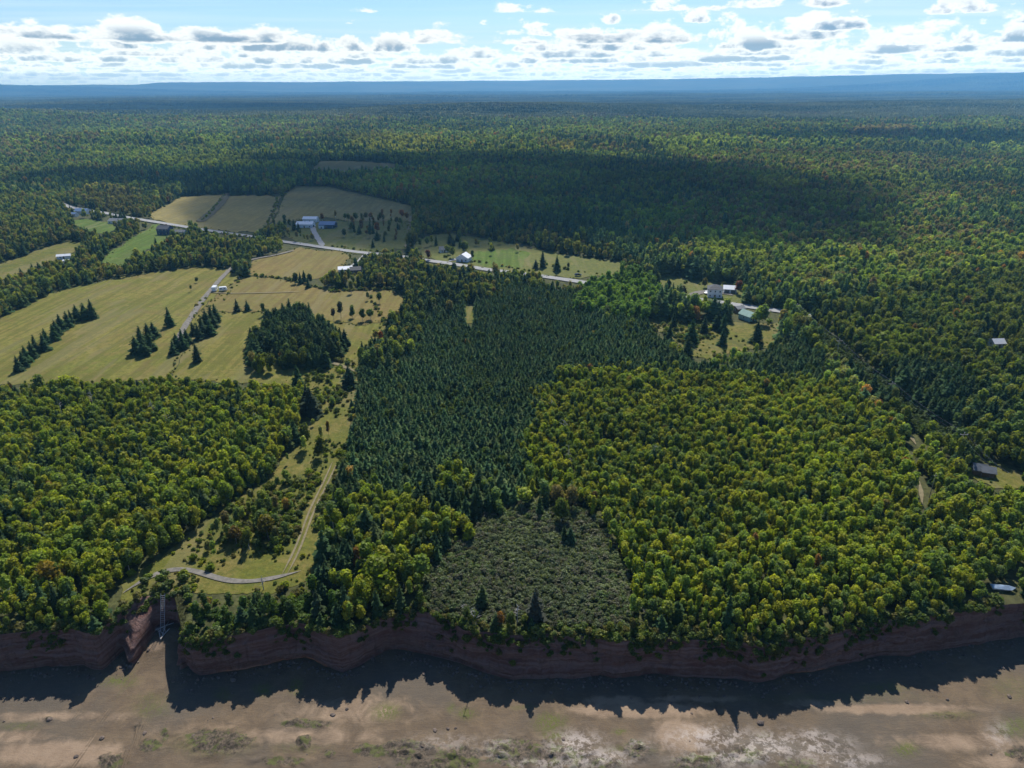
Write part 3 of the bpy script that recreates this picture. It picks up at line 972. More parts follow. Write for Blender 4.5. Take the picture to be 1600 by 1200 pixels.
DEC = [crown_decid(100 + i, H=7.6 + .5 * (i % 3), W=3.6 + .5 * (i % 4)) for i in range(7)] + [crown_decid(120 + i, H=9.4, W=2.9, low=.22, n_leaf=260) for i in range(4)] + [crown_decid(140 + i, H=7.0, W=4.8, low=.2, n_leaf=330) for i in range(2)]
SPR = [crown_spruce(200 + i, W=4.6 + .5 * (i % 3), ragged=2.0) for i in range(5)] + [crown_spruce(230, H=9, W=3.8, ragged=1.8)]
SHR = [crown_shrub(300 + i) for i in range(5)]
TR_D = [trunk_mesh(400 + i, 8.0, .13, MAT['bark_pale'] if i % 2 else MAT['bark_grey']) for i in range(4)]
TR_S = [trunk_mesh(420 + i, 9.0, .14, MAT['bark_brown'], limbs=0, lean=.05, top=.9) for i in range(2)]

# ------------------------------------------------------------------ plant stands
POLY_FIELDS = [p for p in FIELD_POLY.values()]
STANDS = [  # name, outline in the photo, kind weights (deciduous, spruce, shrub), spacing factor, height scale, palette
    ('bright poplar stand by the road', [(908, 452), (925, 428), (960, 418), (1000, 420), (1025, 440), (1035, 475), (1010, 492), (900, 480)], (1, 0, 0), .85, .95, 'poplar'),
    ('shore thicket', [(265, 945), (340, 925), (420, 930), (480, 905), (530, 915), (540, 980), (480, 995), (400, 1005), (265, 1015)], (.15, .05, .8), .75, .8, 'thicket'),
    ('grey alder scrub', [(655, 885), (690, 850), (735, 800), (775, 775), (840, 765), (915, 775), (950, 810), (968, 850), (990, 905), (1000, 950), (960, 965), (840, 950), (740, 950), (660, 935), (640, 905)], (.0, .008, .992), .62, .82, 'scrub'),
    ('cliff top bushes', [(640, 930), (740, 948), (840, 948), (960, 960), (1000, 945), (1090, 940), (1110, 1010), (640, 1010)], (.40, .07, .53), .75, .70, 'fringe'),
    ('ragged wood between the hay fields and the plantation', [(600, 438), (700, 412), (790, 425), (770, 455), (700, 470), (655, 485), (650, 540), (610, 570), (560, 565), (556, 540), (590, 490)], (.56, .34, .10), .85, .85, 'hedge'),
    ('spruce plantation', [(548, 600), (562, 545), (590, 500), (640, 470), (650, 445), (700, 425), (760, 432), (905, 452), (900, 482), (1010, 494), (1060, 545), (1120, 568), (1200, 548), (1240, 520), (1300, 560), (1290, 592), (1100, 580), (960, 572), (875, 578), (835, 620), (815, 700), (815, 760), (760, 745), (700, 730), (640, 770), (560, 748), (540, 690)], (.05, .94, .01), .74, .58, 'spruce'),
    ('mixed strip beside the grass corridor', [(520, 700), (560, 748), (640, 770), (700, 730), (790, 752), (740, 800), (690, 850), (645, 900), (640, 1000), (520, 1000), (500, 900), (515, 780)], (.62, .34, .04), .85, .80, 'young'),
    ('right hand wood', [(835, 620), (875, 578), (960, 572), (1100, 578), (1290, 592), (1340, 610), (1440, 690), (1500, 730), (1600, 760), (1700, 800), (1700, 1000), (1090, 1010), (1085, 940), (1000, 930), (985, 880), (950, 800), (900, 765), (830, 752), (815, 700)], (.95, .03, .02), .80, .63, 'young'),
    ('left hand wood', [(-100, 600), (0, 555), (180, 548), (300, 562), (430, 560), (480, 590), (482, 660), (455, 715), (415, 755), (345, 800), (285, 845), (238, 885), (192, 910), (180, 1010), (-150, 1020)], (.84, .13, .03), .82, .67, 'young'),
    ('copse between the fields', [(388, 540), (400, 515), (430, 490), (470, 485), (530, 520), (536, 550), (500, 566), (400, 566)], (.22, .76, .02), .8, .95, 'spruce'),
    ('woods east of the power line', [(1230, 480), (1700, 400), (1700, 830), (1500, 730), (1420, 660)], (.72, .24, .04), .95, .95, 'east'),
    ('conifer corner', [(1330, 575), (1420, 560), (1530, 590), (1500, 640), (1380, 625)], (.1, .9, 0), .85, .95, 'spruce'),
    ('roadside trees', [(-200, 300), (640, 300), (1000, 400), (1000, 500), (640, 560), (-200, 600)], (.86, .09, .05), .95, .90, 'hedge'),
]
PAL = {
    'young': [(.240, .285, .024), (.205, .262, .028), (.260, .290, .024), (.160, .215, .036), (.285, .285, .030), (.125, .175, .042), (.225, .270, .026)],
    'poplar': [(.140, .230, .045), (.155, .240, .045), (.125, .210, .045)],
    'thicket': [(.070, .125, .024), (.090, .155, .028), (.080, .130, .030), (.110, .165, .030)],
    'scrub': [(.135, .160, .080), (.105, .130, .068), (.155, .180, .085), (.130, .130, .085), (.110, .150, .060), (.160, .155, .100)],
    'fringe': [(.120, .165, .030), (.105, .145, .032), (.160, .180, .034), (.110, .150, .045), (.165, .150, .045)],
    'spruce': [(.070, .115, .028), (.090, .125, .025), (.120, .140, .022)],
    'east': [(.130, .180, .032), (.155, .190, .028), (.180, .195, .028), (.100, .145, .036), (.130, .145, .042)],
    'hedge': [(.165, .215, .045), (.195, .225, .042), (.235, .235, .045), (.120, .165, .050), (.230, .190, .060), (.195, .225, .040)],
    'back': [(.120, .165, .036), (.135, .180, .034), (.170, .190, .034), (.100, .140, .042), (.140, .140, .048), (.155, .125, .050)],
}
SPRUCE_TINT = [(.070, .120, .048), (.084, .134, .048), (.060, .106, .050), (.100, .134, .052)]
AUTUMN = [(.24, .125, .040), (.25, .160, .040), (.23, .18, .040), (.19, .13, .055)]
CUT = [(1227, 486), (1247, 486), (1341, 562), (1444, 652), (1504, 690), (1504, 712), (1438, 682), (1328, 594)]

cand = []
bands = [(118, 260, 2.9), (260, 480, 3.3), (480, 800, 4.0), (800, 1300, 5.2), (1300, 2300, 7.6)]
for y0, y1, s in bands:
    ny = int((y1 - y0) / (s * .87)) + 1
    yy = y0 + np.arange(ny) * s * .87
    xm = .84 * y1 + 40
    xx = np.arange(-xm, xm, s)
    X, Y = np.meshgrid(xx, yy)
    X[1::2] += s * .5
    X = X + rng.uniform(-.38, .38, X.shape) * s; Y = Y + rng.uniform(-.38, .38, Y.shape) * s
    ok = (np.abs(X) < .84 * Y + 40) & (Y >= y0) & (Y < y1)
    cand.append(np.stack([X[ok], Y[ok], np.full(ok.sum(), s)], 1))
# extra infill where the stands are denser
for f_ in (0, 1):
    s = 3.0
    yy = np.arange(118, 420, s * .87); xx = np.arange(-300, 300, s)
    X, Y = np.meshgrid(xx, yy)
    X = X + rng.uniform(-.5, .5, X.shape) * s; Y = Y + rng.uniform(-.5, .5, Y.shape) * s
    ok = (np.abs(X) < .84 * Y + 10)
    cand.append(np.stack([X[ok], Y[ok], np.full(ok.sum(), -1.0 - f_)], 1))
# a tight grid for the low brush above the cliff
X, Y = np.meshgrid(np.arange(-86, 140, 1.25), np.arange(120, 215, 1.25))
X = X + rng.uniform(-.6, .6, X.shape); Y = Y + rng.uniform(-.6, .6, Y.shape)
cand.append(np.stack([X.ravel(), Y.ravel(), np.full(X.size, -9.0)], 1))
C = np.concatenate(cand)
X, Y, S = C.T
Z = height(X, Y)
ug, vg, _ = project(X, Y, Z)
uc_, vc_, wc = project(X, Y, Z + 5.0)
ju = 9 * (fbm(X * .12, Y * .12, 2) - .5); jv = 5 * (fbm(X * .12 + 9, Y * .12 + 4, 2) - .5)
in_field = np.zeros(len(X), bool); in_corr = np.zeros(len(X), bool)
for k_, p in FIELD_POLY.items():
    t_ = inpoly(ug + ju * .5, vg + jv * .5, p) | inpoly(uc_ + ju * .3, vc_, p)
    in_field |= t_
    if k_ in ('corridor', 'clearing', 'left_glade', 'cabin_yard'): in_corr |= t_
in_cut = inpoly(ug, vg, CUT)
rd = road_dist(X, Y)
edge_d = Y - edge_top(X)
stand = np.full(len(X), -1)
jx = rng.normal(0, 5, len(X)); jy = rng.normal(0, 4, len(X))
for i, st in enumerate(STANDS):
    m_ = (stand < 0) & inpoly(uc_ + ju * 2.2 + jx, vc_ + jv * 2.2 + jy, st[1])
    stand[m_] = i
# 'conifer corner' lies inside the eastern woods
ic = [s_[0] for s_ in STANDS].index('conifer corner')
stand[inpoly(uc_ + ju, vc_ + jv, STANDS[ic][1])] = ic
dist = np.hypot(X, Y)
rnd = rng.random((len(X), 6))
big = fbm(X / 260 + 3, Y / 420 + 8, 4); sm = fbm(X / 60 + 30, Y / 60 + 11, 3)

kind = np.full(len(X), -1)      # 0 deciduous 1 spruce 2 shrub
scl = np.ones(len(X)); tint = np.zeros((len(X), 3))
dens_t = {.62: 1.0, .74: .95, .75: .85, .80: .95, .82: .85, .85: .7, .8: .9, .95: .0}
for i in range(-1, len(STANDS)):
    m_ = stand == i
    if i >= 0:
        _, _, w, sp, hs, pal = STANDS[i]
    else:
        w, sp, hs, pal = (.72, .25, .03), 1.0, 1.0, 'back'
    wd, ws = np.full(len(X), w[0]), np.full(len(X), w[1])
    if i == -1 or pal in ('east', 'hedge'):
        lim = .16 if pal == 'hedge' else .6
        shift = np.clip(np.clip((big - .5) * 2.6, -.4, .5) + np.clip((sm - .5) * 2, -.3, .3) - .06, -lim, lim)
        ws = np.clip(w[1] + shift, .03, .93); wd = np.clip(1 - ws - w[2], .03, 1)
    if i >= 0 and STANDS[i][0] in ('mixed strip beside the grass corridor', 'spruce plantation', 'copse between the fields', 'cliff top bushes', 'left hand wood'):
        cl = fbm(X / 13 + 50, Y / 13 + 20, 2)
        a_c = {'mixed strip beside the grass corridor': 4.5, 'spruce plantation': .5, 'copse between the fields': 2.5, 'cliff top bushes': 1.5, 'left hand wood': .8}[STANDS[i][0]]
        dw = (cl - .5) * a_c
        wd = np.clip(wd + dw, .01, .98 - w[2]); ws = 1 - w[2] - wd
    kd = np.where(rnd[:, 0] < wd, 0, np.where(rnd[:, 0] < wd + ws, 1, 2))
    kind[m_] = kd[m_]
    # infill candidates are used only where the stand is dense
    dn = dens_t.get(sp, 0)
    drop = m_ & (S < 0) & ((rnd[:, 1] > dn) | ((S < -1.5) & (sp > .83)) | (dist > 420))
    kind[drop] = -1
    tight = m_ & (S < -8)
    if i < 0 or pal not in ('scrub', 'thicket', 'fringe'): kind[tight] = -1
    elif pal != 'scrub': kind[tight] = np.where(rnd[tight, 5] < (.60 if pal == 'thicket' else .40), 2, -1)
    P_ = np.array(PAL[pal])
    a_ = (rnd[:, 2] * .55 + .45 * fbm(X / 22, Y / 22, 2) * 1.4 - .1).clip(0, .999)
    tv = P_[(a_ * len(P_)).astype(int)]
    tint[m_] = tv[m_]
    scl[m_] = hs
copse = (fbm(X / 12 + 90, Y / 12, 2) > .34) & inpoly(uc_ + 3 * ju, vc_ + 2 * jv, STANDS[[s_[0] for s_ in STANDS].index('copse between the fields')][1])
# loose trees that have seeded themselves into the grass
seed_c = in_corr & (uc_ < 560) & (vc_ > 570) & (rd > 3.5) & (vc_ < 870) & (rnd[:, 5] < .015 + .07 * (fbm(X / 16 + 3, Y / 16 + 60, 2) > .60))
seed_m = inpoly(uc_, vc_, [(650, 380), (690, 355), (830, 380), (800, 395), (700, 380)]) & (rnd[:, 5] < .10)
seed_y = inpoly(uc_, vc_, [(540, 335), (640, 335), (640, 372), (590, 368), (545, 352)]) & (rnd[:, 5] < .15)
seed_h = inpoly(uc_, vc_, [(440, 362), (500, 366), (500, 384), (440, 380)]) & (rnd[:, 5] < .20)
loose = (seed_c | seed_m | seed_y | seed_h)
kind[loose & (kind < 0)] = 0
scl[loose] *= .85
tint[seed_y] = np.array([(.20, .12, .05), (.15, .15, .045), (.13, .16, .04)])[(rnd[seed_y, 4] * 3).astype(int)]
kind[((in_field) & ~copse & ~loose)] = -1
kind[in_cut] = np.where(rnd[in_cut, 5] < .8, 2, -1); scl[in_cut] *= 1.15; tint[in_cut] = (.07, .10, .03)  # dark bush tint stands in for the shade of trees beside the cut
kind[(rd < 2.0) & (dist < 900)] = -1
kind[edge_d < 1.0] = -1
mg = (stand == -1) & (dist < 330) & (kind == 1) & (rnd[:, 5] < .75); kind[mg] = 0
scr = inpoly(uc_, vc_, STANDS[[s_[0] for s_ in STANDS].index('grey alder scrub')][1]) & (kind == 1) & (rnd[:, 5] < .9); kind[scr] = 2
spm = kind == 1
tint[spm] = np.array(SPRUCE_TINT)[(rnd[spm, 2] * 4).astype(int)]
plant = stand == [s_[0] for s_ in STANDS].index('spruce plantation')
tint[spm & ~plant] *= .70
# olive-grey spruces among the eastern and left woods
aut = (kind == 0) & (rnd[:, 3] < np.where(stand == -1, .06, .007)) & (sm > .42)
tint[aut] = np.array(AUTUMN)[(rnd[aut, 4] * 4).astype(int)]
red = (kind == 0) & (stand == -1) & (fbm(X / 300 + 70, Y / 200 + 70, 3) > .60) & (rnd[:, 3] < .45)
tint[red] = np.array((.145, .115, .055))
LIGHT = [([(1175, 283), (1265, 286), (1260, 299), (1190, 297)], (.22, .22, .04)), ([(540, 216), (690, 220), (665, 243), (550, 236)], (.21, .21, .04)), ([(1005, 222), (1140, 218), (1120, 240), (1020, 242)], (.18, .21, .04)),
         ([(200, 250), (360, 240), (400, 262), (250, 275)], (.17, .20, .04)), ([(1380, 280), (1450, 275), (1480, 300), (1400, 300)], (.18, .21, .04)), ([(1240, 300), (1330, 305), (1310, 330), (1250, 325)], (.17, .20, .04)),
         ([(1340, 340), (1420, 350), (1390, 375), (1330, 365)], (.18, .21, .04)), ([(1530, 475), (1600, 465), (1600, 500), (1520, 500)], (.20, .23, .035)), ([(1080, 375), (1180, 375), (1200, 420), (1100, 410)], (.17, .20, .04)),
         ([(1320, 205), (1420, 200), (1440, 222), (1330, 226)], (.17, .13, .06)), ([(830, 235), (900, 228), (890, 240)], (.20, .17, .05)), ([(1340, 540), (1440, 520), (1480, 560), (1380, 560)], (.17, .21, .03)), ([(120, 300), (200, 290), (230, 330), (170, 330)], (.17, .15, .04))]
for lp, lc in LIGHT:
    lm = inpoly(uc_ + 2.5 * ju, vc_ + jv, lp) & (rnd[:, 5] < .75)
    kind[lm & (kind == 1) & (rnd[:, 4] < .8)] = 0
    tint[lm & (kind == 0)] = lc
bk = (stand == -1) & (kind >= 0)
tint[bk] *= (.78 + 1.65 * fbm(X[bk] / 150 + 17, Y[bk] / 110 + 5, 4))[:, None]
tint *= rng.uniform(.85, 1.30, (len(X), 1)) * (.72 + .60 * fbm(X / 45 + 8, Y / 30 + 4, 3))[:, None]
scl *= np.clip(rng.normal(1.0, .19, len(X)), .55, 1.5) * (.78 + .44 * fbm(X / 28 + 11, Y / 28 + 31, 3)) * (1 - .45 * np.exp(-np.maximum(edge_d, 0) / 6))
scl *= np.where((stand == -1) & (dist > 330), 1.15, np.where(stand == -1, .8, 1.0))
scl = np.where((S > 0) & (S > 5), scl * S / 4.6, scl)
shm = kind == 2
scl[shm] *= .9
tall = (kind == 0) & (rnd[:, 5] < .08) & (stand >= 0); scl[tall] *= 1.25
gap = (fbm(X / 9 + 5, Y / 9, 2) < .25) & (stand >= 0) & (kind == 0) & (rnd[:, 5] < .7); kind[gap] = -1

ok = kind >= 0
PTS = np.stack([X, Y, Z, kind, scl, stand, wc, uc_, vc_], 1)[ok]; TINT = tint[ok]

# low bushes in rough grass, hedges along old fence lines, bushes on the cliff lip --------------
ex, et = [], []


def add_shrub(x, y, s, t, st=-2, z=None):
    zz = float(height(x, y)) if z is None else z
    u_, v_, w_ = project(x, y, zz + 1)
    ex.append((x, y, zz, 2, s, st, float(w_), float(u_), float(v_))); et.append(t)


def rpal(p, k=1.0):
    t = random.choice(PAL[p]); q = random.uniform(.8, 1.2) * k
    return tuple(c * q for c in t)


random.seed(5)
cx = X[in_corr & (dist < 520) & (rd > .8) & (edge_d > 1)]; cyy = Y[in_corr & (dist < 520) & (rd > .8) & (edge_d > 1)]
cn = fbm(cx / 14, cyy / 14, 3)
for x, y, q in zip(cx, cyy, cn):
    p_ = random.random()
    if p_ < .36 + (q - .5) * 2.4:
        add_shrub(x, y, random.choice([.22, .3, .4, .6, 1.0 if q > .5 else .4]), rpal('fringe' if random.random() < .7 else 'young'))
HEDGES = [([(395, 430), (445, 437), (520, 456), (545, 455)], 1.5, .8), ([(340, 489), (420, 489), (500, 503), (560, 508)], 3.0, .45), ([(545, 455), (612, 452)], 1.3, .9),
          ([(434, 309), (428, 330), (418, 350)], 3, .9), ([(350, 306), (332, 330), (315, 347)], 3, .9), ([(262, 353), (300, 361), (370, 368), (430, 379)], 4, .8), ([(510, 384), (560, 391), (610, 396)], 3, .8),
          ([(330, 455), (318, 470), (300, 490)], 5, .6), ([(388, 425), (372, 445), (345, 470)], 6, .6), ([(580, 465), (600, 500), (585, 530)], 4, .9), ([(640, 348), (636, 384)], 5, .7),
          ([(480, 570), (560, 575)], 5, .35), ([(690, 402), (760, 412), (830, 424)], 3, .8), ([(840, 412), (900, 425), (960, 432)], 4, .8), ([(1020, 440), (1090, 444), (1150, 446)], 3.5, .8)]
for pl, step, s in HEDGES:
    q = [np.array(ground(u, v)[:2]) for u, v in pl]
    for a, b in zip(q[:-1], q[1:]):
        L_ = np.linalg.norm(b - a)
        for j in range(int(L_ / step)):
            p = a + (b - a) * (j + random.random()) / max(1, L_ / step)
            if random.random() < .12: continue
            add_shrub(p[0] + random.gauss(0, .8), p[1] + random.gauss(0, .8), s * random.uniform(.6, 1.4), rpal('hedge'))
for key in ('left_hay', 'brown_top', 'mid_brown', 'mid_olive', 'far_left', 'far_mid', 'house_lawn', 'yard', 'east_meadow', 'clearing', 'left_glade', 'cottage_lawn'):
    q = [np.array(ground(u, v)[:2]) for u, v in densify(FIELD_POLY[key], 14, 5)]
    for a, b in zip(q, q[1:] + q[:1]):
        L_ = np.linalg.norm(b - a)
        for j in range(int(L_ / 2.2)):
            if random.random() < .42: continue
            p = a + (b - a) * random.random()
            add_shrub(p[0] + random.gauss(0, 1.6), p[1] + random.gauss(0, 1.6), random.uniform(.18, .55), rpal('hedge', .9))
for x in np.arange(-150, 150, .75):     # lip of the cliff
    for k in range(2):
        e = float(edge_top(x)); dy = random.uniform(-.3, 2.6)
        if -93 < x < -75 and random.random() < .65: continue
        if random.random() < .12: continue
        add_shrub(x + random.gauss(0, .3), e + dy, random.choice([.35, .5, .6, .8, 1.0]), rpal('fringe'), z=float(height(x, e + dy)) - .2)
for i in range(900):                     # tufts that cling to the face
    x = random.uniform(-130, 130)
    if float(fbm(x * .09, 5.5, 2)) < .42: continue
    t = 1 - abs(random.gauss(0, .22))
    if t < .2: continue
    yb_, yt_ = float(edge_base(x)), float(edge_top(x))
    add_shrub(x, yb_ + (yt_ - yb_) * t ** 1.35 - .25, random.uniform(.25, .75), rpal('fringe', .9), z=BEACH_Z * (1 - t) - .4)
PTS = np.concatenate([PTS, np.array(ex)]); TINT = np.concatenate([TINT, np.array(et)])

# ------------------------------------------------------------------ single trees that stand apart in the photo
# (u, v of the foot, kind, height m, tint or None, label)
SPEC = []
GR_D, GR_S = (.105, .150, .030), (.050, .085, .036)


def spec(u, v, kind_, h, label, tint_=None, group=None, wide=1.0): SPEC.append((u, v, kind_, h, tint_, label, group, wide))


spec(266, 510, 1, 10.5, 'lone dark spruce in the olive hay field left of the gravel track')
spec(146, 498, 1, 11, 'taller spruce of the pair at the end of the spruce row')
spec(134, 500, 1, 9.5, 'shorter spruce of the pair at the end of the spruce row', wide=1.4)
for i in range(13):
    t = i / 12
    spec(30 + 92 * t + random.uniform(-3, 3), 580 - 82 * t + random.uniform(-2, 2), 1, random.uniform(7.5, 9.5), 'dark spruce in the straight row crossing the left hay field', group='spruce row across the left hay field', wide=1.15)
for u, v, h in ((214, 553, 9), (226, 556, 8), (236, 548, 9), (222, 540, 10), (233, 532, 9), (241, 527, 8)):
    spec(u, v, 1, h, 'spruce of the clump in the hay field left of the track', group='spruce clump left of the gravel track', wide=1.3)
for u, v, h in ((278, 548, 9), (287, 545, 10), (293, 538, 8), (272, 554, 7)):
    spec(u, v, 1, h, 'spruce of the small clump where the gravel track meets the wood', group='spruce clump at the track end', wide=1.2)
for u, v, h in ((311, 531, 8), (303, 524, 7), (318, 526, 11), (325, 518, 12), (333, 512, 12), (338, 503, 10), (330, 524, 8)):
    spec(u, v, 1, h, 'tall spruce of the clump on the right side of the track', group='tall spruce clump right of the track', wide=1.2)
spec(309, 566, 1, 9.5, 'lone spruce just above the left wood, right of the track end', wide=1.2)
spec(371, 487, 1, 7.5, 'left one of two small spruces on the hedge line')
spec(387, 486, 1, 6.5, 'right one of two small spruces on the hedge line')
spec(374, 436, 0, 7, 'round dark tree beside the bend of the gravel track', (.045, .075, .022), None, 1.2)
spec(412, 494, 0, 6.5, 'round bushy tree alone in the middle of the brown field', (.060, .100, .024), None, 1.35)
spec(318, 417, 0, 6, 'small tree at the top right corner of the left hay field', GR_D)
spec(308, 442, 0, 4.5, 'small dark bushy tree in the hay field near the camper', (.045, .07, .022))
spec(299, 456, 0, 4.0, 'low round tree at the hay field edge below the camper', GR_D, None, 1.3)
for u, v, k_, h in ((462, 444, 0, 8), (470, 444, 1, 8), (476, 441, 1, 8), (485, 446, 0, 8), (482, 450, 1, 7)):
    spec(u, v, k_, h, 'tree of the little clump below the brown upper field', (.05, .08, .024) if k_ == 0 else None, 'little clump below the brown upper field')
spec(549, 459, 0, 7.5, 'slender green tree standing below the thick hedge', GR_D)
spec(593, 474, 0, 6.5, 'yellow green tree at the right edge of the brown field', (.10, .12, .03))
spec(575, 470, 0, 6.0, 'thin pale tree at the right side of the brown field', (.12, .13, .05), None, .7)
spec(522, 504, 0, 7.5, 'dark reddish tree leftmost of the row of field trees', (.07, .055, .03), None, 1.1)
spec(533, 498, 0, 9, 'dull green tree second from left in the row of field trees', (.07, .08, .03), None, .9)
spec(551, 497, 0, 8, 'upright green tree in the middle of the row of field trees', GR_D, None, .75)
spec(567, 502, 0, 7.5, 'left half of the broad pair of field trees', GR_D, None, 1.2)
spec(579, 500, 0, 7.5, 'right half of the broad pair of field trees', GR_D, None, 1.2)
spec(596, 545, 0, 8, 'bright orange maple above the spruce plantation corner', (.32, .11, .02), None, 1.0)
spec(583, 387, 1, 7, 'dark narrow tree in the meadow right of the driveway')
spec(538, 371, 0, 8, 'round tree right of the navy farm building', (.05, .07, .026))
spec(554, 370, 0, 9, 'second round tree right of the navy farm building', (.05, .08, .026))
spec(578, 372, 0, 9, 'dark tree left of the orange maple in the meadow', (.05, .08, .026))
spec(590, 367, 0, 10, 'orange maple in the meadow behind the road', (.24, .10, .025), None, 1.2)
spec(460, 360, 1, 10, 'dark spruce just left of the white barn', None, None, 1.2)
spec(467, 362, 1, 8, 'smaller dark spruce left of the white barn', None, None, 1.2)
for u, v, h, t in ((504, 345, 8, (.26, .13, .05)), (525, 345, 9, (.24, .17, .05)), (598, 345, 10, (.36, .16, .05)), (612, 343, 9, (.32, .17, .05)), (628, 342, 11, (.36, .15, .05)), (636, 344, 9, (.30, .15, .05)), (580, 345, 9, (.32, .17, .05)), (620, 350, 8, (.12, .10, .03))):
    spec(u, v, 0, h, 'rusty autumn tree in the row at the edge of the tan field', t, 'rusty trees along the tan field')
for u, v, h, t in ((545, 350, 9, GR_D), (556, 346, 10, (.10, .13, .03)), (566, 350, 9, (.12, .13, .03)), (572, 345, 9, (.14, .13, .03)), (540, 345, 8, GR_D)):
    spec(u, v, 0, h, 'green tree of the grove behind the navy farm building', t, 'grove behind the navy farm building')
spec(642, 388, 0, 14, 'tall pale poplar at the corner where the mown strip meets the road', (.10, .12, .05), None, .9)
spec(648, 390, 0, 13, 'shorter pale poplar beside the mown strip corner', (.10, .12, .05), None, .9)
spec(848, 418, 1, 12, 'taller dark spruce standing alone in the meadow above the road', None, None, 1.1)
spec(870, 424, 1, 11, 'second dark spruce alone in the meadow above the road', None, None, 1.2)
spec(837, 421, 1, 7, 'small dark spruce left of the two meadow spruces', None, None, 1.2)
spec(888, 421, 0, 5, 'small tree in the meadow right of the two spruces', (.07, .07, .03))
spec(700, 398, 0, 9, 'bright round tree left of the white cottage', (.13, .17, .03), None, 1.3)
spec(708, 404, 0, 9, 'round light green tree beside the white cottage', (.12, .17, .03), None, 1.3)
spec(725, 396, 0, 9, 'dark green tree behind the white cottage', (.05, .08, .026))
spec(738, 408, 0, 7, 'dark bushy tree right of the white cottage', (.05, .08, .026), None, 1.3)
spec(669, 407, 0, 8, 'dark red tree at the roadside left of the cottage', (.14, .04, .03), None, 1.4)
spec(1153, 460, 0, 9, 'rusty red tree at the right side of the garage', (.20, .075, .035), None, 1.3)
spec(1101, 450, 0, 7, 'small yellow brown tree left of the white farmhouse', (.13, .12, .03))
spec(1043, 462, 1, 12, 'dark spruce at the road left of the farmhouse')
spec(1050, 470, 1, 11, 'spruce nearer the road left of the farmhouse')
spec(1067, 468, 0, 9, 'brownish tree on the road verge below the farmhouse', (.09, .085, .035))
for u, v, h in ((1045, 535, 10), (1080, 535, 12), (1073, 560, 11), (1120, 515, 10), (1181, 536, 12), (1130, 520, 10), (1100, 520, 9), (1128, 540, 9), (1052, 512, 9)):
    spec(u, v, 1, h, 'dark spruce rising from the grassy clearing below the teal barn', group='spruces in the clearing below the teal barn', wide=1.1)
spec(466, 603, 1, 9.5, 'dark spruce at the left edge of the corridor top')
spec(487, 650, 1, 12, 'tall ragged spruce on the left edge of the grass corridor', (.05, .06, .035), None, 1.1)
spec(481, 640, 1, 10, 'shorter ragged spruce on the left edge of the grass corridor', (.045, .055, .035), None, 1.1)
spec(546, 604, 1, 9.5, 'green spruce on the right edge of the corridor top', None, None, 1.2)
spec(498, 603, 0, 6, 'small yellowish tree in the middle of the corridor top', (.15, .15, .03), None, .8)
spec(514, 683, 0, 6, 'thin orange tinged tree in the grass corridor', (.19, .12, .03), None, .6)
spec(502, 715, 0, 9, 'leafy tree in the middle of the grass corridor', (.10, .125, .02), None, .8)
spec(478, 700, 0, 9, 'slender tree with bare pale stems in the corridor', (.09, .115, .022), None, 1.0)
spec(420, 845, 0, 8, 'yellowing tree low in the grass corridor', (.16, .14, .025), None, 1.1)
spec(390, 860, 0, 7, 'slim tree standing above the gravel path', (.11, .13, .02), None, .9)
spec(370, 850, 0, 7, 'rust tinted small tree above the gravel path', (.15, .11, .03), None, .9)
spec(836, 972, 1, 10, 'big ragged grey spruce at the cliff edge in the centre', (.06, .075, .05), None, .9)
spec(877, 818, 0, 9, 'round green tree alone in the grey scrub', (.11, .14, .022), None, .9)
spec(843, 806, 1, 7, 'small spruce left of the round tree in the grey scrub', wide=.75)
spec(854, 796, 1, 6, 'slim dark spruce near the top of the grey scrub', wide=.75)
spec(881, 848, 1, 6, 'dark young spruce in the middle of the grey scrub', wide=.75)
spec(1134, 985, 1, 11, 'tall spruce at the cliff edge that throws the long shadow', None, None, .6)
for u, h in ((45, 8.5), (72, 9.5), (92, 9), (118, 8.5), (498, 8), (541, 9), (590, 8), (625, 8)):
    spec(u, 962 if u > 200 else 955, 1, h, 'dark spruce near the cliff edge', None, 'dark spruces near the cliff edge', .72)
spec(592, 925, 0, 11, 'broad bright yellow green maple above the cliff', (.16, .20, .015), None, 1.5)
spec(620, 915, 0, 10, 'bright yellow green maple right of the broad one', (.16, .19, .015), None, 1.3)
spec(575, 905, 0, 10, 'bright green maple left of the broad one', (.14, .185, .018), None, 1.3)
spec(85, 925, 0, 10, 'golden yellow tree at the lower edge of the left wood', (.24, .17, .02), None, 1.1)
spec(10, 925, 0, 9, 'bright yellow green tree at the far left above the cliff', (.15, .19, .02), None, 1.3)

ORD = 'leftmost second third fourth fifth sixth seventh eighth ninth tenth eleventh twelfth thirteenth fourteenth fifteenth sixteenth seventeenth eighteenth nineteenth twentieth'.split()
ORD += ['twenty-' + q for q in 'first second third fourth fifth sixth seventh eighth ninth'.split()] + ['thirtieth'] + ['thirty-' + q for q in 'first second third fourth fifth sixth seventh eighth ninth'.split()] + ['fortieth'] + ['forty-' + q for q in 'first second third fourth fifth sixth seventh eighth ninth'.split()]
ORD += ['fiftieth'] + ['fifty-' + q for q in 'first second third fourth fifth sixth seventh eighth ninth'.split()] + ['sixtieth'] + ['sixty-' + q for q in 'first second third fourth fifth sixth seventh eighth ninth'.split()] + ['seventieth'] + ['seventy-' + q for q in 'first second third fourth fifth sixth seventh eighth ninth'.split()]
COUNT = {'deciduous_tree': 0, 'spruce_tree': 0, 'shrub': 0}
FIRST = {}
names = ['deciduous_tree', 'spruce_tree', 'shrub']
cats = ['tree', 'spruce', 'shrub']


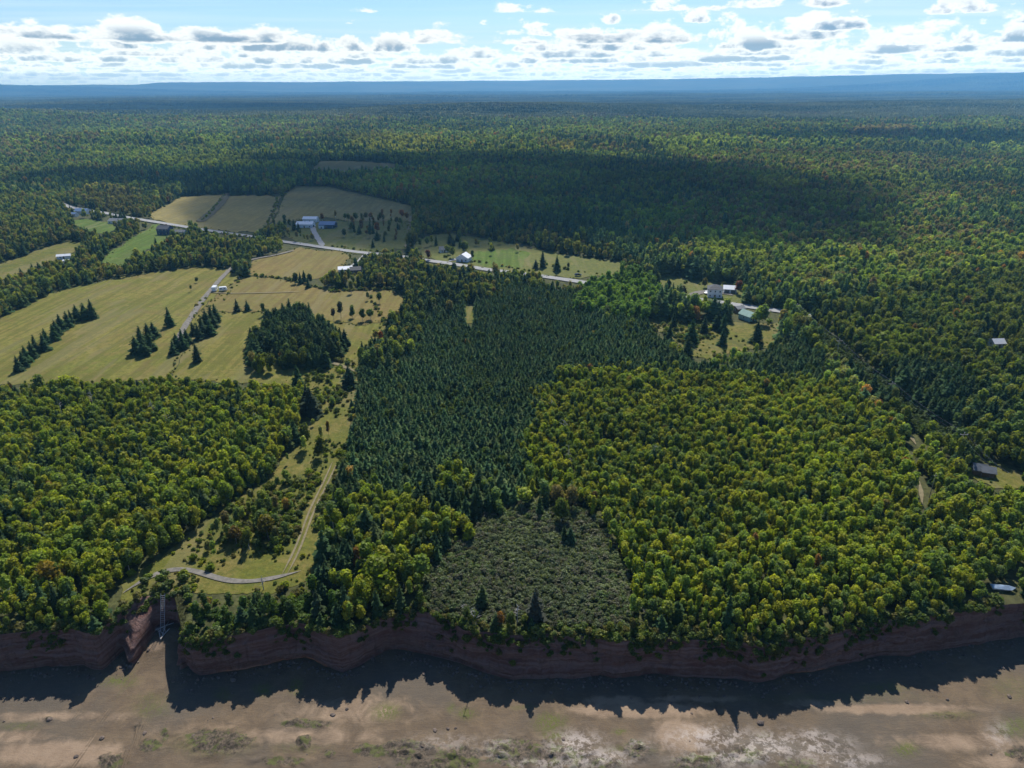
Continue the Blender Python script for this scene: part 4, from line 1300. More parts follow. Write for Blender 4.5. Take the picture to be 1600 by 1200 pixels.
def place(kind_, x, y, z, s, tint_, label, group=None, wide=1.0, var=None):
    nm = names[kind_]
    e = bpy.data.objects.new(nm, None); e.empty_display_size = .3
    e.location = (x, y, z); e.rotation_euler = (0, 0, random.uniform(0, 6.28)); e.scale = (s * wide, s * wide, s)
    COL.objects.link(e); tag(e, label, cats[kind_], group)
    lib = (DEC, SPR, SHR)[kind_]
    v = random.randrange(len(lib)) if var is None else var
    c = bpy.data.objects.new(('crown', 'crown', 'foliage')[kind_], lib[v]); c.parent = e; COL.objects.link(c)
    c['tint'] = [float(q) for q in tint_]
    FIRST.setdefault((kind_, v), c)
    if kind_ < 2:
        tr = random.choice((TR_D, TR_S)[kind_])
        t = bpy.data.objects.new('trunk', tr); t.parent = e; COL.objects.link(t)
    else:
        t = bpy.data.objects.new('stem', STEM); t.parent = e; COL.objects.link(t)
    COUNT[nm] += 1
    return e


_m = MB()
for a in range(5):
    _m.tube([(0, 0, -.2), (math.cos(a * 1.3) * .25, math.sin(a * 1.3) * .25, .5), (math.cos(a * 1.3) * .5, math.sin(a * 1.3) * .5, 1.2)], [.05, .035, .015], 4)
STEM = bpy.data.meshes.new('stem'); STEM.from_pydata(_m.v, [], _m.f); STEM.materials.append(MAT['bark_brown'])

random.seed(21)
spec_xy = []
for u, v, k_, h, t_, lab, grp, wd in SPEC:
    x, y, z = ground(u, v)
    if y < float(edge_top(x)) + 1: y = float(edge_top(x)) + 1.2
    spec_xy.append((x, y, h))
    s = h / (8.0 if k_ == 0 else 9.0)
    tt_ = t_ if t_ else (GR_D if k_ == 0 else GR_S)
    place(k_, x, y, z, s, [q * random.uniform(.9, 1.1) for q in tt_], lab, grp, wd)
# keep the wood from growing through them
_byl = {}
for q in [o for o in COL.objects if o.get('category') and o.get('group')]: _byl.setdefault(q['label'], []).append(q)
for lab, qs in _byl.items():
    if len(qs) < 2: continue
    qs.sort(key=lambda q: q.location.x / q.location.y)
    for m_, q in enumerate(qs): q['label'] = lab + ', ' + (ORD[m_] if m_ == 0 else ORD[m_] + ' from left')
sx = np.array(spec_xy)
dmin = np.full(len(PTS), 1e9)
for x, y, h in sx: dmin = np.minimum(dmin, np.hypot(PTS[:, 0] - x, PTS[:, 1] - y))
keep = (dmin > 1.6)

# buildings and clear ground around them -------------------------------------------------
CLEAR = []          # filled below: (x, y, r)


def near_clear(P):
    m_ = np.zeros(len(P), bool)
    for x, y, r in CLEAR: m_ |= np.hypot(P[:, 0] - x, P[:, 1] - y) < r
    return m_


def window(parent, c, n, w=.9, h=1.1, label=None):
    """n: outward unit normal (axis aligned, local)"""
    f, p = MB(), MB()
    cx_, cy__, cz = c
    if abs(n[1]) > .5:
        s = n[1]
        y0, y1 = sorted((cy__, cy__ + s * .06)); f.box(cx_ - w / 2, cx_ + w / 2, y0, y1, cz - h / 2, cz + h / 2)
        y0, y1 = sorted((cy__ + s * .062, cy__ + s * .075)); p.box(cx_ - w * .4, cx_ + w * .4, y0, y1, cz - h * .42, cz + h * .42)
    else:
        s = n[0]
        x0, x1 = sorted((cx_, cx_ + s * .06)); f.box(x0, x1, cy__ - w / 2, cy__ + w / 2, cz - h / 2, cz + h / 2)
        x0, x1 = sorted((cx_ + s * .062, cx_ + s * .075)); p.box(x0, x1, cy__ - w * .4, cy__ + w * .4, cz - h * .42, cz + h * .42)
    o = f.build('window', MAT['trim'], parent)
    p.build('pane', MAT['glass'], o)


def building(name, label, cat, u, v, w, d, h, rh, rot, wall, roof, hip=False, chimney=False, wins=3, storeys=1, ridge='x', door='front', over=.35, garage=0):
    """w along local x (front faces -y, towards the shore), d along y"""
    x, y, z = ground(u, v)
    e = empty(name, (x, y, z), R(rot), label=label, cat=cat)
    CLEAR.append((x, y, max(w, d) * .62 + 1.5))
    a, b = w / 2, d / 2
    m = MB()
    m.add([(-a, -b, -.5), (a, -b, -.5), (a, b, -.5), (-a, b, -.5), (-a, -b, h), (a, -b, h), (a, b, h), (-a, b, h)],
          [(0, 1, 5, 4), (1, 2, 6, 5), (2, 3, 7, 6), (3, 0, 4, 7)])
    if not hip:
        if ridge == 'x': m.add([(-a, -b, h), (-a, b, h), (-a, 0, h + rh), (a, -b, h), (a, b, h), (a, 0, h + rh)], [(0, 2, 1), (3, 4, 5)])
        else: m.add([(-a, -b, h), (a, -b, h), (0, -b, h + rh), (-a, b, h), (a, b, h), (0, b, h + rh)], [(0, 1, 2), (3, 5, 4)])
    m.build('wall', MAT[wall], e)
    r = MB(); t = .14; A, B = a + over, b + over
    ze = h - rh * over / (b if ridge == 'x' else a)
    if hip:
        k = min(a, b) * .85; zz = h + rh
        if a >= b: top = [(-(a - k), 0, zz), ((a - k), 0, zz)]
        else: top = [(0, -(b - k), zz), (0, (b - k), zz)]
        base = [(-A, -B, h - .05), (A, -B, h - .05), (A, B, h - .05), (-A, B, h - .05)]
        vs = base + [(q[0], q[1], q[2] + t) for q in base] + top
        if a >= b: fs = [(4, 5, 9, 8), (5, 6, 9), (6, 7, 8, 9), (7, 4, 8)]
        else: fs = [(4, 5, 8), (5, 6, 9, 8), (6, 7, 9), (7, 4, 8, 9)]
        r.add(vs, fs + [(0, 3, 2, 1), (0, 1, 5, 4), (1, 2, 6, 5), (2, 3, 7, 6), (3, 0, 4, 7)])
    elif ridge == 'x':
        for s in (-1, 1):
            vs = [(-A, s * B, ze), (A, s * B, ze), (A, 0, h + rh), (-A, 0, h + rh)]
            vs += [(q[0], q[1], q[2] + t) for q in vs]
            r.add(vs, [(0, 1, 2, 3), (4, 7, 6, 5), (0, 4, 5, 1), (1, 5, 6, 2), (3, 2, 6, 7), (0, 3, 7, 4)])
    else:
        for s in (-1, 1):
            vs = [(s * A, -B, ze), (s * A, B, ze), (0, B, h + rh), (0, -B, h + rh)]
            vs += [(q[0], q[1], q[2] + t) for q in vs]
            r.add(vs, [(0, 1, 2, 3), (4, 7, 6, 5), (0, 4, 5, 1), (1, 5, 6, 2), (3, 2, 6, 7), (0, 3, 7, 4)])
    ro = r.build('roof', MAT[roof], e)
    if chimney:
        c = MB(); c.box(a * .3 - .35, a * .3 + .35, -.35 + b * .2, .35 + b * .2, h + rh * .4, h + rh + .9); c.build('chimney', MAT['brick'], ro)
    for st in range(storeys):
        zc = 1.5 + st * 2.6
        for i in range(wins):
            xx_ = -a + w * (i + .5) / wins
            if st == 0 and door == 'front' and i == wins // 2: continue
            window(e, (xx_, -b, zc), (0, -1, 0))
            window(e, (xx_, b, zc), (0, 1, 0))
        window(e, (a, 0, zc), (1, 0, 0)); window(e, (-a, 0, zc), (-1, 0, 0))
    if door == 'front':
        dd = MB(); dd.box(-.5, .5, -b - .07, -b, 0, 2.1); do = dd.build('door', MAT['brown_wood'], e)
        hh = MB(); hh.box(.32, .40, -b - .13, -b - .07, .95, 1.1); hh.build('handle', MAT['metal'], do)
    for i in range(garage):
        xx_ = -a + w * (i + .5) / garage
        dd = MB(); dd.box(xx_ - 1.4, xx_ + 1.4, -b - .08, -b, 0, 2.4); dd.build('garage_door', MAT['trim'] if wall != 'white' else MAT['grey_roof'], e)
    return e


building('house', 'long white house with pale blue roof, topmost on the left beside the road', 'house', 130, 334, 13, 8, 3.2, 2.0, -8, 'white', 'blue_roof', wins=4)
building('shed', 'small white shed at the left end of the topmost left house', 'shed', 117, 338, 5, 5, 2.6, 1.2, -8, 'white', 'blue_roof', wins=1)
building('bungalow', 'grey roofed bungalow half hidden between lawn and road', 'house', 184, 349, 13, 8, 2.8, 1.8, -6, 'white', 'grey_roof', wins=4)
building('house', 'dark blue two storey house with red chimney at the top of the long lawn', 'house', 259, 366, 10, 9, 5.2, 2.4, -5, 'navy', 'dark_roof', chimney=True, storeys=2)
building('greenhouse', 'low grey shed among trees right of the dark blue house', 'shed', 283, 366, 9, 5, 2.4, 1.4, -5, 'teal', 'grey_roof', wins=2, door='none')
building('barn', 'front white barn with pale metal roof at the end of the driveway', 'barn', 478, 355, 15, 9, 3.4, 1.8, -3, 'white', 'white_roof', wins=3, garage=0)
building('barn', 'rear white barn with pale metal roof behind the front one', 'barn', 486, 347, 13, 8, 3.6, 1.6, -3, 'white', 'white_roof', wins=3)
building('farm_building', 'navy farm building with pale blue roof right of the white barns', 'barn', 513, 356, 14, 9, 3.6, 2.2, -4, 'navy', 'blue_roof', wins=4)
building('porch_shed', 'small white lean-to at the left end of the navy farm building', 'shed', 503.5, 357, 4.5, 5, 2.4, .8, -4, 'white', 'white_roof', wins=1)
building('bungalow', 'pale roofed bungalow hidden in trees below the short driveway', 'house', 540, 425, 9, 6, 2.6, 1.3, 12, 'white', 'white_roof', wins=3)
building('shed', 'dark roofed shed among trees right of the hidden bungalow', 'shed', 556, 426, 7, 6, 2.5, 1.6, 10, 'navy', 'dark_roof', wins=2)
building('cabin', 'weathered white cabin under trees left of the cottage', 'cabin', 694, 394, 7, 5, 2.6, 1.8, 15, 'white', 'grey_roof', wins=2)
building('cottage', 'white cottage with pale roof beside the green meadow', 'house', 725, 408, 9, 8, 3.2, 2.6, -18, 'white', 'white_roof', ridge='y', wins=3)
building('farmhouse', 'two storey white farmhouse with dark hip roof in the loop driveway', 'house', 1116, 463, 8.2, 8, 5.2, 2.2, -12, 'white', 'dark_roof', hip=True, storeys=2)
building('garage', 'low white garage with grey roof right of the farmhouse', 'garage', 1140, 457, 7.5, 6, 2.8, 1.6, -14, 'white', 'white_roof', wins=2, garage=2, door='none')
building('barn', 'pale teal barn with green roof below the road', 'barn', 1168, 499, 5.5, 8, 2.8, 2.0, 28, 'teal', 'teal_roof', ridge='y', wins=2)
building('shed', 'small red brown shed behind the teal barn', 'shed', 1154, 487, 5, 5, 2.4, 1.0, 20, 'brown_wood', 'grey_roof', wins=1)
building('cabin', 'grey roofed cabin in the clearing at the far right of the wood', 'cabin', 1528, 740, 3.6, 3.6, 2.2, 1.4, -20, 'brown_wood', 'grey_roof', wins=1)
building('cabin', 'second grey roofed cabin right beside the first in the right hand wood', 'cabin', 1541, 743, 3.6, 3.6, 2.1, 1.2, -20, 'brown_wood', 'grey_roof', wins=1)
building('house', 'pale roofed house showing among trees at the far right', 'house', 1556, 541, 5.5, 4.5, 2.2, 1.6, 5, 'white', 'white_roof', wins=3)
building('shed', 'long white shed in the glade far left', 'shed', 101, 404, 9, 4, 2.3, 1.0, 20, 'white', 'white_roof', wins=2)
building('shed', 'small white shed below the long one in the left glade', 'shed', 104, 411, 3.5, 2.6, 2.0, .6, 20, 'white', 'white_roof', wins=1)


def vehicle(name, label, cat, u, v, rot, L_, W_, H_, paint, style):
    x, y, z = ground(u, v)
    z = float(lift(np.array(x), np.array(y), 1.6 if style == 'camper' else 3.6))
    e = empty(name, (x, y, z), R(rot), label=label, cat=cat)
    CLEAR.append((x, y, L_ * .7 + 1))
    a, b = L_ / 2, W_ / 2
    if style == 'camper':
        prof = [(-a, .5), (a * .86, .5), (a, 1.0), (a * .9, H_ * .8), (a * .72, H_), (-a * .92, H_), (-a, H_ * .9)]
    else:
        prof = [(-a, .35), (a, .35), (a, .8), (a * .55, .95), (a * .25, H_), (-a * .55, H_), (-a * .9, .98), (-a, .9)]
    k = len(prof); m = MB()
    m.add([(p[0], -b, p[1]) for p in prof] + [(p[0], b, p[1]) for p in prof],
          [tuple(range(k)), tuple(range(2 * k - 1, k - 1, -1))] + [(i, i + k, (i + 1) % k + k, (i + 1) % k) for i in range(k)])
    body = m.build('body', MAT[paint], e)
    if style == 'camper':
        for s in (-1, 1):
            for xx_ in (-a * .5, a * .3):
                g = MB(); y0, y1 = sorted((s * b, s * (b + .03))); g.box(xx_ - .45, xx_ + .45, y0, y1, H_ * .55, H_ * .78); g.build('window', MAT['glass'], e)
        dd = MB(); dd.box(-.1, .45, -b - .05, -b - .002, .6, H_ * .8); dd.build('door', MAT['trim'], e)
        tb = MB(); tb.tube([(a, 0, .55), (a + 1.1, 0, .5)], .06, 6); tb.build('tow_bar', MAT['metal'], e)
        ws = ((0, -b), (0, b))
    else:
        g = MB()
        for s in (-1, 1):
            y0, y1 = sorted((s * b, s * (b + .02)))
            g.box(-a * .5, a * .22, y0, y1, .98, H_ - .12)
        g.build('window', MAT['glass'], e)
        ws_ = MB(); ws_.add([(a * .54, -b * .85, .97), (a * .54, b * .85, .97), (a * .27, b * .85, H_ - .06), (a * .27, -b * .85, H_ - .06)], [(0, 1, 2, 3)])
        for i, q in enumerate(ws_.v): ws_.v[i] = (q[0] + .03, q[1], q[2] + .02)
        ws_.build('windscreen', MAT['glass'], e)
        for s in (-1, 1):
            hl = MB(); hl.box(a, a + .03, s * b * .7 - .15, s * b * .7 + .15, .58, .74); hl.build('headlight', MAT['trim'], e)
        ws = ((-a * .62, -b), (-a * .62, b), (a * .62, -b), (a * .62, b))
    for wx, wy in ws:
        w_ = MB(); s = 1 if wy > 0 else -1
        w_.tube([(wx, wy - s * .2, .33), (wx, wy + s * .03, .33)], .33, 12); wo = w_.build('wheel', MAT['rubber'], e)
        rm = MB(); rm.tube([(wx, wy + s * .03, .33), (wx, wy + s * .05, .33)], .18, 10); rm.build('rim', MAT['metal'], wo)
    return e


vehicle('camper_trailer', 'larger white camper beside the gravel track', 'camper', 336, 455, 100, 5.6, 2.4, 2.9, 'white_paint', 'camper')
vehicle('camper_trailer', 'smaller white camper right of the larger one by the track', 'camper', 349, 455, 20, 4.6, 2.2, 2.5, 'white_paint', 'camper')
vehicle('parked_car', 'black car parked on the road verge left of the bright poplars', 'car', 903, 432, 10, 4.5, 1.8, 1.5, 'black_paint', 'car')
vehicle('parked_car', 'white car parked at the left side of the white farmhouse', 'car', 1104, 460, 60, 4.4, 1.8, 1.5, 'white_paint', 'car')
vehicle('parked_car', 'black car parked right of the navy farm building', 'car', 524, 357, 60, 4.5, 1.8, 1.5, 'black_paint', 'car')
vehicle('parked_car', 'dark car parked in front of the front white barn', 'car', 489, 355.5, 120, 4.4, 1.8, 1.5, 'black_paint', 'car')

# a boat-like tarpaulin covered trailer at the right hand cliff top
x, y, z = ground(1566, 922)
e = empty('covered_boat', (x, y, z), R(-10), label='small boat under a pale blue cover in the trees at the far right cliff top', cat='boat')
m = MB(); m.add([(-2.6, -.8, .9), (1.6, -.9, .9), (2.8, 0, 1.1), (1.6, .9, .9), (-2.6, .8, .9), (-2.4, -.4, .2), (1.2, -.4, .2), (2.2, 0, .4), (1.2, .4, .2), (-2.4, .4, .2)],
                [(0, 5, 6, 1), (1, 6, 7, 2), (2, 7, 8, 3), (3, 8, 9, 4), (4, 9, 5, 0), (5, 9, 8, 7, 6)])
m.build('hull', MAT['white_paint'], e)
m = MB(); m.add([(-2.7, -.86, .9), (1.6, -.96, .9), (2.9, 0, 1.1), (1.6, .96, .9), (-2.7, .86, .9), (-2.2, 0, 1.45), (1.2, 0, 1.6)],
                [(0, 1, 6, 5), (1, 2, 6), (2, 3, 6), (3, 4, 5, 6), (4, 0, 5)])
m.build('cover', MAT['tarp'], e)
CLEAR.append((x, y, 4.0))
CLEAR.append((x - .5, y - 5, 3.0))

keep &= ~near_clear(PTS)
# sight lines: nothing tall just in front of the small buildings seen in the woods
for x, y, r in CLEAR:
    d_ = math.hypot(x, y); ux, uy = x / d_, y / d_
    rel = (PTS[:, 0] * ux + PTS[:, 1] * uy) - d_; lat = np.abs(PTS[:, 0] * uy - PTS[:, 1] * ux)
    tallm = (rel < 0) & (rel > -min(30, 7 + d_ * .045)) & (lat < r * .75) & (PTS[:, 3] < 2)
    keep &= ~tallm
# the same for the roads where the photo shows them
for i_, (u, v) in enumerate([(120, 327), (150, 332), (180, 337), (215, 343), (235, 347), (275, 353), (330, 362), (350, 365), (383, 370), (455, 380), (470, 382), (485, 385), (525, 390), (545, 393), (560, 396), (580, 397),
                             (672, 409), (685, 411), (700, 412), (715, 414), (755, 421), (765, 423), (860, 434), (870, 436), (895, 440), (910, 442), (1080, 467), (1100, 470), (1120, 473), (1140, 476), (1160, 479), (1180, 482), (1200, 485), (1215, 487),
                             (1425, 685), (1427, 695), (1424, 718), (1433, 748), (1438, 768), (1441, 790)]):
    x, y, z = ground(u, v)
    d_ = math.hypot(x, y); ux, uy = x / d_, y / d_
    rel = (PTS[:, 0] * ux + PTS[:, 1] * uy) - d_; lat = np.abs(PTS[:, 0] * uy - PTS[:, 1] * ux)
    keep &= ~((rel < 3) & (rel > -(min(34, 6 + d_ * .045) if u < 1300 else 9)) & (lat < (d_ * .012 if u < 1300 else 1.6)) & (PTS[:, 3] < 2))
PTS = PTS[keep]; TINT = TINT[keep]

# ------------------------------------------------------------------ choose the plants that show largest as individuals
base_h = np.array([8.0, 9.0, 2.0])
size = PTS[:, 4] * base_h[PTS[:, 3].astype(int)] / PTS[:, 6]
inframe = (PTS[:, 7] > 5) & (PTS[:, 7] < 1595) & (PTS[:, 8] > 130) & (PTS[:, 8] < 1190)
HUE = [(.19, 'rusty'), (.14, 'yellow green'), (.115, 'light green'), (.09, 'mid green'), (0, 'dark green')]
used = np.zeros(len(PTS), bool)
random.seed(33)
LIMIT = {0: 298, 1: 298, 2: 298}


def hue_word(t, k=0):
    if k == 1: return 'dusky green' if t[1] < .062 else 'dark green' if t[1] < .085 else 'mid green'
    if t[0] > t[1] * 1.15: return 'rust tinted'
    if t[1] > .145: return 'lime green'
    if t[1] > .120: return 'yellow green'
    if t[1] > .100: return 'olive green'
    if t[1] > .060: return 'dark green'
    return 'blackish green'


PLACES = [  # photo areas used to say where a plant stands
    (0, 110, 'at the far left cliff top'), (110, 205, 'left of the ladder cove'), (205, 275, 'round the ladder cove'), (275, 400, 'right of the ladder cove'),
    (400, 545, 'below the gravel path'), (545, 650, 'near the bright maples'), (650, 760, 'by the bleached dead tree'), (760, 870, 'by the ragged grey spruce'),
    (870, 1000, 'below the grey scrub'), (1000, 1110, 'by the fallen stems'), (1110, 1240, 'above the cliff bulge'), (1240, 1380, 'right of the cliff bulge'),
    (1380, 1500, 'left of the covered boat'), (1500, 1700, 'round the covered boat')]
INLAND = {'right hand wood': 'inside the right hand wood', 'left hand wood': 'inside the left hand wood', 'grey alder scrub': 'inside the grey scrub', 'spruce plantation': 'in the spruce plantation',
          'mixed strip beside the grass corridor': 'right of the grass corridor', 'shore thicket': 'in the shore thicket', 'cliff top bushes': 'behind the cliff edge'}



def where(u, v, st):
    pl = next((p for a, b, p in PLACES if a <= u < b), 'on the cliff top')
    if v < 880: return INLAND.get(STANDS[int(st)][0] if st >= 0 else '', 'along the grass corridor' if u < 570 and v > 560 else 'at the ragged wood margin')
    return 'set back ' + pl if v < 925 else pl


QUEUE = []
for k_ in (0, 1, 2):
    idx = np.where((PTS[:, 3] == k_) & inframe)[0]
    idx = idx[np.argsort(-size[idx])][:LIMIT[k_] - COUNT[names[k_]]]
    for i in idx:
        x, y, z, _, s, st, w_, u_, v_ = PTS[i]
        kindw = {0: 'broadleaf tree', 1: 'spruce', 2: 'bush'}[k_]
        szw = ('small ' if s < (.75 if k_ < 2 else .5) else 'tall ' if s > (1.02 if k_ < 2 else .9) else '')
        wh = where(u_, v_, st)
        lab = f'{szw}{hue_word(TINT[i], k_)} {kindw} {wh}'
        QUEUE.append((lab, u_, k_, i, f'{kindw}s {wh}'.replace('bushs', 'bushes').replace('spruces', 'spruces')))
        used[i] = True
_same = {}
for q in QUEUE: _same.setdefault(q[0], []).append(q)
for lab, qs in _same.items():
    qs.sort(key=lambda q: q[1])
    for m_, (_, u_, k_, i, grp) in enumerate(qs):
        x, y, z, _, s, st = PTS[i][:6]
        l2 = lab if len(qs) == 1 else (f'{lab}, {ORD[m_]}' + ('' if m_ == 0 else ' from left') if m_ < len(ORD) else lab)
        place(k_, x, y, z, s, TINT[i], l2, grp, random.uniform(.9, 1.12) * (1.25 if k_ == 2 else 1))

# ------------------------------------------------------------------ the rest of the woods: one object per kind, points carrying size, turn and hue
def scatter(name, label, P, T, libs, seed):
    g = np.random.default_rng(seed)
    n_ = len(P)
    me = bpy.data.meshes.new(name)
    me.vertices.add(n_); me.vertices.foreach_set('co', np.ascontiguousarray(P[:, :3], dtype=np.float32).ravel())
    wv = g.uniform(.85, 1.18, n_) * {'scrub': 1.3, 'spruce_forest': 1.15}.get(name, 1.0)
    A = {'sc': ('FLOAT_VECTOR', np.stack([P[:, 4] * wv, P[:, 4] * wv, P[:, 4]], 1)), 'rt': ('FLOAT_VECTOR', np.stack([g.normal(0, .03, n_), g.normal(0, .03, n_), g.uniform(0, 6.283, n_)], 1)),
         'tint': ('FLOAT_VECTOR', T), 'var': ('INT', g.integers(0, len(libs), n_))}
    for k, (ty, d) in A.items():
        a = me.attributes.new(k, ty, 'POINT')
        a.data.foreach_set('vector' if ty == 'FLOAT_VECTOR' else 'value', np.ascontiguousarray(d, dtype=np.int32 if ty == 'INT' else np.float32).ravel())
    me.update()
    o = obj(name, me, kind='stuff', label=label)
    ng = bpy.data.node_groups.new(name, 'GeometryNodeTree')
    ng.interface.new_socket('Geometry', in_out='INPUT', socket_type='NodeSocketGeometry')
    ng.interface.new_socket('Geometry', in_out='OUTPUT', socket_type='NodeSocketGeometry')
    N, L = ng.nodes, ng.links
    gi, go = N.new('NodeGroupInput'), N.new('NodeGroupOutput')
    mp = N.new('GeometryNodeMeshToPoints'); L.new(gi.outputs[0], mp.inputs['Mesh'])
    ip = N.new('GeometryNodeInstanceOnPoints'); L.new(mp.outputs[0], ip.inputs['Points'])
    jn = N.new('GeometryNodeJoinGeometry')
    for src in libs:
        oi = N.new('GeometryNodeObjectInfo'); oi.inputs['Object'].default_value = src; oi.inputs['As Instance'].default_value = True
        oi.transform_space = 'ORIGINAL'
        L.new(oi.outputs['Geometry'], jn.inputs[0])
    L.new(jn.outputs[0], ip.inputs['Instance'])
    ip.inputs['Pick Instance'].default_value = True

    def named(nm, ty):
        q = N.new('GeometryNodeInputNamedAttribute'); q.data_type = ty; q.inputs['Name'].default_value = nm
        return q.outputs['Attribute']
    L.new(named('var', 'INT'), ip.inputs['Instance Index'])
    e2r = N.new('FunctionNodeEulerToRotation'); L.new(named('rt', 'FLOAT_VECTOR'), e2r.inputs[0])
    L.new(e2r.outputs[0], ip.inputs['Rotation'])
    L.new(named('sc', 'FLOAT_VECTOR'), ip.inputs['Scale'])
    L.new(ip.outputs[0], go.inputs[0])
    md = o.modifiers.new('scatter', 'NODES'); md.node_group = ng
    return o


rest = ~used
for k_, nm, lab in ((0, 'broadleaf_forest', 'yellow green young broadleaf woods and hedgerows'), (1, 'spruce_forest', 'dark spruce plantation and scattered conifers'), (2, 'scrub', 'low grey green scrub and bushes')):
    m_ = rest & (PTS[:, 3] == k_)
    libs = [FIRST[(k_, v)] for v in range(len((DEC, SPR, SHR)[k_])) if (k_, v) in FIRST]
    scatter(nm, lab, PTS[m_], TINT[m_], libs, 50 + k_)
    print(nm, int(m_.sum()), len(libs))

# ------------------------------------------------------------------ distant woods beyond 2.3 km: wood patches
def patch(seed, size_, nclump):
    random.seed(seed); c = Crown()
    for i in range(nclump):
        x, y = random.uniform(-.52, .52) * size_, random.uniform(-.52, .52) * size_
        sp = random.random() < .35
        r = random.uniform(3.2, 6.0) * (.7 if sp else 1); h = random.uniform(9, 15)
        sh = random.random() * (.35 if sp else 1)
        k = len(c.v); n_ = 5; a0 = random.uniform(0, 6)
        for zz, rr in ((h * .15, r * .8), (h * .6, r * (.6 if sp else 1.05))):
            for j in range(n_):
                a = a0 + 6.283 * j / n_
                q = rr * random.uniform(.75, 1.25)
                c.v.append((x + math.cos(a) * q, y + math.sin(a) * q, zz + random.uniform(-1, 1))); c.sh.append(sh)
        c.v.append((x, y, h)); c.sh.append(min(1, sh + .15))
        for j in range(n_):
            b_ = k + j; d_ = k + (j + 1) % n_
            c.f.append((b_, d_, d_ + n_, b_ + n_)); c.f.append((b_ + n_, d_ + n_, k + 2 * n_))
    return c.mesh('wood_patch', MAT['far_leaf'])


pp = []
for y0, y1, s in ((2200, 4200, 74), (4200, 7500, 110), (7500, 12500, 170)):
    yy = np.arange(y0, y1, s * .86); xx = np.arange(-.84 * y1, .84 * y1, s * .86)
    Xp, Yp = np.meshgrid(xx, yy)
    Xp = Xp + rng.uniform(-.1, .1, Xp.shape) * s; Yp = Yp + rng.uniform(-.1, .1, Yp.shape) * s
    okp = np.abs(Xp) < .84 * Yp + 60
    Xp, Yp = Xp[okp], Yp[okp]
    pp.append(np.stack([Xp, Yp, height(Xp, Yp) - 1.5, np.zeros_like(Xp), np.full_like(Xp, s / 80)], 1))
pp = np.concatenate(pp)
srcs = []
for i in range(4):
    q = pp[10 + i * 37]
    o = obj('wood_patch', patch(600 + i, 80, 150), kind='stuff', label='patch of distant mixed wood')
    o.location = q[:3]; o.scale = (q[4],) * 3; srcs.append(o)
scatter('distant_forest', 'unbroken mixed forest running to the hills', np.column_stack([pp, np.zeros((len(pp), 4))]), np.ones((len(pp), 3)) * .1, srcs, 71)
print('patches', len(pp))

# ------------------------------------------------------------------ dead trees, driftwood
def dead_tree(u, v, h, label, lean=(0, 0), lying=False, group=None, zoff=0.0, seed=0):
    random.seed(seed)
    x, y, z = ground(u, v)
    if y < float(edge_top(x)) + .4: y = float(edge_top(x)) + .4
    e = empty('dead_tree', (x, y, z + zoff), random.uniform(0, 6.28) if not lying else 0, label=label, cat='dead tree', group=group)
    m = MB(); tip = Vector((lean[0], lean[1], h if not lying else lean[2] if len(lean) > 2 else .8))
    m.tube([(0, 0, -.2), tip * .5 + Vector((.1, 0, 0)), tip], [.14, .09, .03], 5); m.build('trunk', MAT['dead_wood'], e)
    for i in range(9):
        t = random.uniform(.3, .95); p = tip * t
        d = Vector((random.gauss(0, 1), random.gauss(0, 1), random.uniform(.2, 1.0))).normalized() * h * random.uniform(.15, .34) * (1.15 - t * .6)
        b = MB(); b.tube([p, p + d * .5 + Vector((0, 0, .1)), p + d], [.05, .035, .012], 4)
        d2 = Vector((random.gauss(0, 1), random.gauss(0, 1), random.uniform(0, 1))).normalized() * h * .12
        b.tube([p + d * .5, p + d * .5 + d2], [.03, .01], 4)
        b.build('branch', MAT['dead_wood'], e)
    return e


dead_tree(745, 975, 6.5, 'bleached dead tree leaning at the cliff edge left of centre', (-2.5, 1.0), seed=3)
dead_tree(728, 960, 4.5, 'smaller bleached snag beside the leaning dead tree', (-1.8, .6), seed=4)
dead_tree(1018, 968, 4.5, 'bare fallen stem at the cliff edge right of the grey scrub', (-2.6, 1.2, 2.6), True, seed=5)
dead_tree(1022, 965, 6, 'bleached fallen branches sprawling to the right at the cliff edge', (5.2, .2, 1.6), True, seed=6)
dead_tree(412, 922, 4, 'pale dead snag beside the gravel path', (.6, 0), seed=7)
dead_tree(808, 975, 5, 'bare grey snag left of the ragged grey spruce', (.8, 0), seed=8)
for i, (u, v, h) in enumerate([(262, 675, 9), (240, 655, 9), (398, 672, 8), (1018, 730, 8), (880, 690, 9), (890, 735, 9), (860, 650, 8), (150, 640, 9), (100, 665, 9)]):
    dead_tree(u, v, h, 'grey leafless tree standing in the woods', (.5, .3), group='grey leafless trees in the woods', seed=20 + i)
x0, y0 = at_z(252, 998, BEACH_Z + 1)
for i, (dx, dy, L_, a) in enumerate([(0, 0, 4.5, 120), (.9, .5, 4.0, 100), (-.7, 1.2, 3.5, 140), (1.5, -.4, 3.2, 75), (.3, 2.0, 4.2, 30), (-1.6, 2.6, 3.6, 10)]):
    x, y = x0 + dx, y0 + dy; zz = float(beach_h(np.array(x), np.array(y)))
    e = empty('driftwood_log', (x, y, zz + .14), R(a), label='grey driftwood log piled at the mouth of the ladder cove', cat='log', group='driftwood logs at the cove')
    m = MB(); m.tube([(-L_ / 2, 0, .0), (0, .1, .18), (L_ / 2, 0, .35)], [.16, .13, .08], 6); m.build('stem', MAT['dead_wood'], e)
    m = MB(); m.tube([(L_ * .1, .1, .2), (L_ * .25, .6, .7)], [.06, .03], 5); m.build('branch', MAT['dead_wood'], e)

